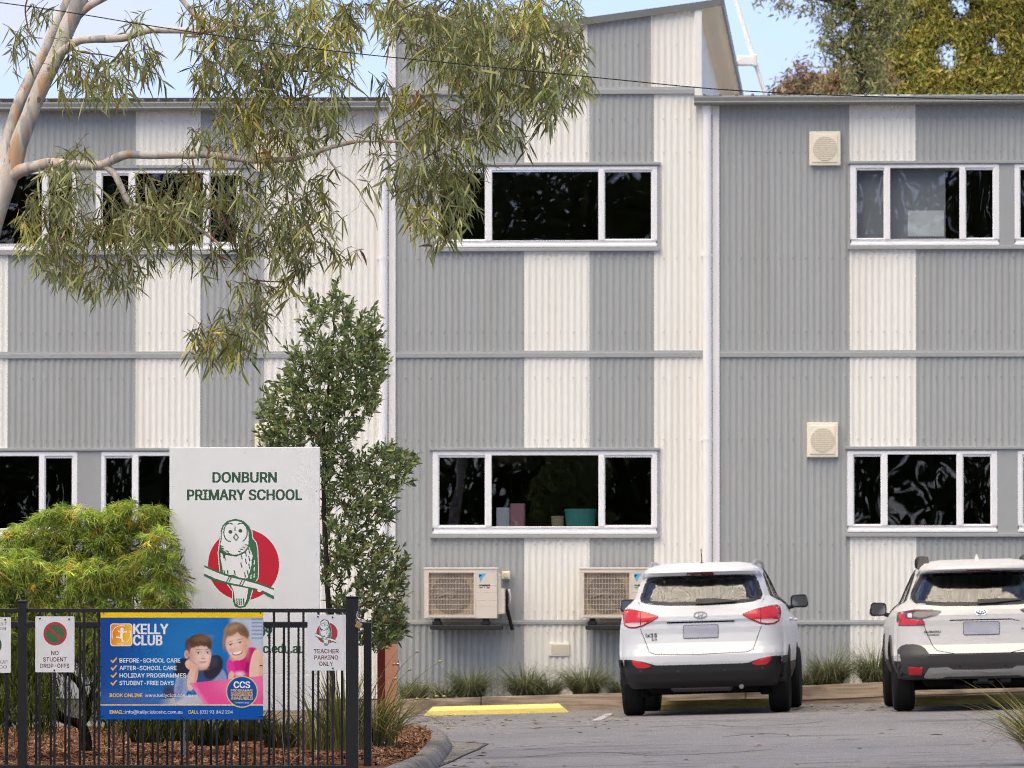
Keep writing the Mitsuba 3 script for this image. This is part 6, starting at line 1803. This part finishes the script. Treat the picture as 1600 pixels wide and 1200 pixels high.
TUFT = [(.13, .17, .075), (.165, .195, .095), (.20, .21, .115), (.105, .14, .06), (.25, .24, .14)]
YTU = -.62
for px, hh, sp, n, lab in ((648, .34, .24, 220, 'small grassy tuft at the far left end of the timber edging'), (735, .46, .34, 420, 'grassy tuft under the left air conditioner'), (692, .25, .2, 120, 'low sparse tuft between two larger tufts, left of the first air conditioner bracket end'),
                           (820, .44, .36, 420, 'grassy tuft in front of the cream sheet, left of the small wall vent'), (858, .34, .25, 160, 'thin tuft right beneath the small wall vent'), (915, .46, .40, 460, 'broad grassy tuft just left of the left car'), (972, .3, .3, 160, 'sparse pale tuft beside the left car bumper'),
                           (1296, .50, .36, 460, 'full grassy tuft in the gap between the two cars'), (1366, .52, .34, 420, 'grassy tuft behind the mirror side of the right car'), (1262, .30, .2, 160, 'small tuft beside the right flank of the left car')):
    x = X(px, YTU)
    z0 = float(topz(px)) - .03
    hh, sp, n = hh * 1.05, sp * 1.35, int(n * 1.4)
    m, c = merge([blades((x, YTU, z0), n, hh, sp, TUFT, .0075, .9, r0=.14), blades((x, YTU, z0), n // 3, hh * .55, sp * .95, TUFT, .0075, 1.2, r0=.15), blades((x, YTU, z0), n // 6, hh * .8, sp * 1.2, [(.30, .26, .16)], .005, .9)])
    single('grass_tuft', m, 'leaf', lab, 'grass tuft', group='grass tufts along the wall', color=c)

DI = [(.12, .15, .045), (.17, .19, .055), (.22, .22, .07), (.085, .11, .035), (.30, .25, .08), (.30, .22, .12)]
def iris(px, py, Y, n, hgt, sp, lab, tone=1.0, lean=(0, 0), stalks=0, gr='strappy plants in the garden bed'):
    b = P(px, py, Y)
    if px > 1200: b[2] = float(gz(b[0])) + .05
    k = thing('strappy_plant', lab, 'plant', gr)
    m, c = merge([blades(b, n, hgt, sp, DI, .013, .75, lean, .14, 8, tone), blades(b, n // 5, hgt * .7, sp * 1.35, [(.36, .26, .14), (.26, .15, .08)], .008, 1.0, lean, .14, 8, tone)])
    part(k, 'leaves', m, 'leaf', kind='stuff', color=c)
    return k, b


k, b = iris(540, 1172, -26.2, 190, .80, .40, 'strappy plant with yellowing blades behind the teacher parking sign', lean=(.1, 0))
k, b = iris(500, 1172, -25.9, 90, .55, .35, 'smaller strappy plant at the right leg of the school sign')
k, b = iris(592, 1165, -26.0, 120, .62, .5, 'strappy plant with long flower stalks in front of the orange screen', lean=(.45, 0))
for tip, mid in (((688, 1033), (640, 1072)), ((652, 1018), (615, 1060)), ((694, 1088), (655, 1066)), ((668, 1092), (640, 1095)), ((652, 1092), (620, 1100)), ((700, 1138), (660, 1118)), ((682, 1088), (670, 1070)), ((640, 1046), (612, 1080)), ((618, 1060), (600, 1100))):
    c = spline([b + [0, 0, .05], P(*mid, -26.2), P(*tip, -26.3)], 12)
    part(k, 'flower_stalk', tube(c, np.linspace(.0042, .0022, 12), 5), 'stalk_green' if 'stalk_green' in scene else 'twig_brown', smooth=True)
    e = trimesh.creation.icosphere(1, 1.0); e.apply_scale((.016, .010, .010)); e.apply_translation(c[-1])
    part(k, 'seed_pod', e, 'pod_tan', smooth=True)
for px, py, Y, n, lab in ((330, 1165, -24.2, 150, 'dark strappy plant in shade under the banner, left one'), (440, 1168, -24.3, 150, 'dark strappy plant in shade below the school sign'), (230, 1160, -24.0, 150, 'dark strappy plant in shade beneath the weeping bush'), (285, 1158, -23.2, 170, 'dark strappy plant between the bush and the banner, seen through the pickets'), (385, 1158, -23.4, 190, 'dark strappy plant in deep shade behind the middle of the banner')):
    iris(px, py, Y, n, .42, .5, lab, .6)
iris(1640, 1165, -29.0, 300, .60, .62, 'yellow green strappy clump cut off by the right edge of the photo', lean=(-.25, 0), tone=1.25, gr='strappy plants on the right')
# dry stalks that stick up in front of the bed
k = thing('dry_weed', 'pale dry weed stalks standing up in front of the lower fence pickets', 'weed')
for pts in (((445, 1200), (443, 1170), (440, 1140)), ((478, 1200), (474, 1160), (472, 1112)), ((450, 1200), (456, 1190), (470, 1178)), ((100, 1170), (96, 1158), (84, 1148)), ((205, 1198), (203, 1165), (194, 1150)), ((190, 1180), (180, 1172), (160, 1168))):
    part(k, 'stalk', tube(spline([P(a, b_, -27.9) for a, b_ in pts], 8), .0022, 4), 'straw', smooth=True)

# right-hand kerb piece under the clump
e0 = G(1572, 1138)[:2]; e1 = G(1590, 1160)[:2]
dd = (e1 - e0) / np.linalg.norm(e1 - e0)
nn2 = np.array([dd[1], -dd[0]]) * (1 if dd[1] < 0 else -1)
if nn2[0] < 0: nn2 = -nn2
flat(Polygon([e0 - dd * 4, e1 + dd * 9, e1 + dd * 9 + nn2 * .28, e0 - dd * 4 + nn2 * .28]), 0.05, 'paved_edge', 'concrete', th=.09)
flat(Polygon([e0 - dd * 4 + nn2 * .281, e1 + dd * 9 + nn2 * .281, e1 + dd * 9 + nn2 * 3.5, e0 - dd * 4 + nn2 * 3.5]), 0.055, 'garden_bed', 'soil', th=.09)

# ------------------------------------------------------------------ trees behind the building
def far_tree(name, lab, Y, trunk, lobes, cols, size, per, droopy=.4, branches=()):
    k = thing(name, lab, 'tree')
    pts = [P(a, b, Y) for a, b in trunk[1]]
    pts = [np.array([pts[0][0], pts[0][1], -.3])] + pts
    part(k, 'trunk', tube(spline(pts, 16), np.linspace(trunk[0], trunk[0] * .35, 16), 8), 'dark_bark', smooth=True)
    for br in branches:
        q = [P(a, b, Y) for a, b in br]
        part(k, 'branch', tube(spline(q, 10), np.linspace(.07, .02, 10), 6), 'dark_bark', smooth=True)
    out = []
    s = (D + Y) / F
    for cx, cy, rx, ry, dens in lobes:
        n = int(rx * ry * per * dens)
        ncl = max(4, n // 14)
        a, r = rng.uniform(0, 2 * np.pi, ncl), rng.uniform(.25, 1, ncl) ** .5
        qx, qy, qd = cx + rx * r * np.cos(a), cy + ry * r * np.sin(a), rng.uniform(-1, 1, ncl) * rx * s * .7
        cen = np.array([P(u, w, Y + e) for u, w, e in zip(qx, qy, qd)])
        which = rng.integers(0, ncl, n)
        tones = rng.uniform(.65, 1.35, ncl)[which]
        B = cen[which] + rng.normal(size=(n, 3)) * size * [1.1, 1.1, .9]
        Dn = rng.normal(size=(n, 3)) + np.array([0, 0, -droopy])
        L = size * rng.uniform(.7, 1.5, n)
        c_ = pick(cols, n, .2) * tones[:, None] * 2.6
        out.append(leaves(B, Dn, L, L * rng.uniform(.22, .4, n), c_, droop=.2, prof=((0, .4), (.5, 1), (1, .05))))
    m, c = merge(out)
    part(k, 'crown', m, 'leaf', kind='stuff', color=c)
    return len(m.faces)


n1 = far_tree('wattle_tree', 'big yellow green feathery tree rising behind the right wing roof', 46.0, (.28, [(1520, 200), (1520, 60), (1530, -60)]),
              [(1400, 60, 34, 60, 1), (1440, 25, 50, 40, 1), (1420, 110, 50, 45, 1), (1500, 10, 60, 50, 1), (1480, 90, 60, 60, 1.1), (1560, 70, 60, 70, 1.1), (1620, 30, 60, 80, 1), (1540, 130, 60, 40, 1), (1460, 150, 60, 30, .9), (1610, 130, 60, 50, .9), (1400, 20, 30, 30, .6), (1560, -60, 120, 60, .7), (1680, 60, 80, 110, .6), (1376, 140, 30, 20, .7)],
              [(.22, .19, .045), (.16, .155, .04), (.28, .22, .06), (.10, .115, .035), (.13, .14, .04)], .085, 3.0)
n2 = far_tree('gum_tree', 'darker open crowned tree left of the big feathery tree behind the roof', 40.0, (.2, [(1350, 200), (1345, 90), (1330, 20), (1330, -80)]),
              [(1318, 40, 34, 22, .8), (1340, 75, 26, 20, .8), (1300, 85, 18, 16, .7), (1360, 40, 30, 40, 1), (1290, 68, 14, 12, .5), (1330, 100, 24, 14, .5), (1360, 110, 18, 30, .7), (1335, 8, 45, 22, .8), (1250, 3, 32, 9, .45), (1215, 8, 18, 6, .35), (1205, 3, 20, 5, .35), (1262, 14, 14, 8, .4), (1345, 130, 22, 18, .6), (1330, -60, 90, 40, .6), (1240, -30, 60, 20, .5), (1390, 10, 25, 40, .8)],
              [(.12, .13, .055), (.09, .11, .045), (.17, .16, .07), (.15, .13, .07)], .085, 1.5, .5, [[(1340, 85), (1320, 75), (1300, 65)], [(1345, 95), (1322, 88), (1310, 95)], [(1330, 10), (1290, 0), (1250, -6)]])
n3 = far_tree('garden_tree', 'small dull bronze crown low on the skyline right of the steel strut', 44.0, (.12, [(1262, 170), (1258, 140)]),
              [(1258, 135, 34, 14, 1.2), (1240, 142, 24, 10, 1), (1280, 138, 20, 12, 1), (1252, 99, 6, 7, .8), (1262, 122, 18, 7, .5)], [(.14, .10, .07), (.10, .09, .05), (.17, .12, .09)], .10, 2.6)
n4 = far_tree('garden_tree', 'bronze green crown against the roof edge, beneath the darker open tree', 43.0, (.12, [(1330, 170), (1330, 140)]),
              [(1330, 128, 36, 24, 1), (1312, 138, 24, 16, 1), (1360, 125, 30, 28, .8)], [(.16, .12, .07), (.12, .11, .05), (.19, .14, .08)], .10, 1.8)
print('far trees', n1, n2, n3, n4)

# trees across the street, behind the camera: what the windows mirror
parts_, tr = [], []
for x, y, h, r in ((-34, -112, 15, 6), (-24, -104, 12, 5), (-15, -116, 17, 6.5), (-7, -105, 11, 4.6), (1, -118, 16, 6), (9, -106, 12.5, 5), (17, -114, 15, 6), (26, -106, 12, 5.5), (36, -112, 16, 6.5), (-3, -128, 19, 7), (20, -130, 18, 7), (-28, -130, 18, 7)):
    n = 2600; h *= 1.45; r *= 1.2
    v = unit(rng.normal(size=(n, 3))) * (rng.uniform(.1, 1, (n, 1)) ** .4) * [r, r, h * .42]
    B = v + [x, y, h * .58]
    parts_.append(leaves(B, rng.normal(size=(n, 3)) + [0, 0, -.5], rng.uniform(.5, 1.1, n), rng.uniform(.16, .34, n), pick([(.07, .09, .03), (.05, .065, .025), (.09, .10, .04)], n, .2), prof=((0, .4), (.5, 1), (1, .05))))
    tr.append(tube([(x, y, -.3), (x + .3, y, h * .35), (x, y, h * .8)], [.3, .22, .08], 8))
for x in np.arange(-44, 45, 4.5):
    n = 1000
    v = unit(rng.normal(size=(n, 3))) * (rng.uniform(.1, 1, (n, 1)) ** .4) * [3.6, 2.5, 3.4]
    parts_.append(leaves(v + [x, -101 + rng.uniform(-1.5, 1.5), 3.1], rng.normal(size=(n, 3)) + [0, 0, -.5], rng.uniform(.4, .9, n), rng.uniform(.16, .34, n), pick([(.06, .08, .03), (.045, .06, .025)], n, .2), prof=((0, .4), (.5, 1), (1, .05))))
m, c = merge(parts_)
single('street_trees', m, 'leaf', 'row of dark street trees behind the camera, seen only as reflections in the windows', 'trees', kind='stuff', color=c)
scene['street_trees__trunks'] = mikit.ply(cat(tr), 'dark_bark', smooth=True)
labels['street_trees__trunks'] = {'kind': 'stuff'}
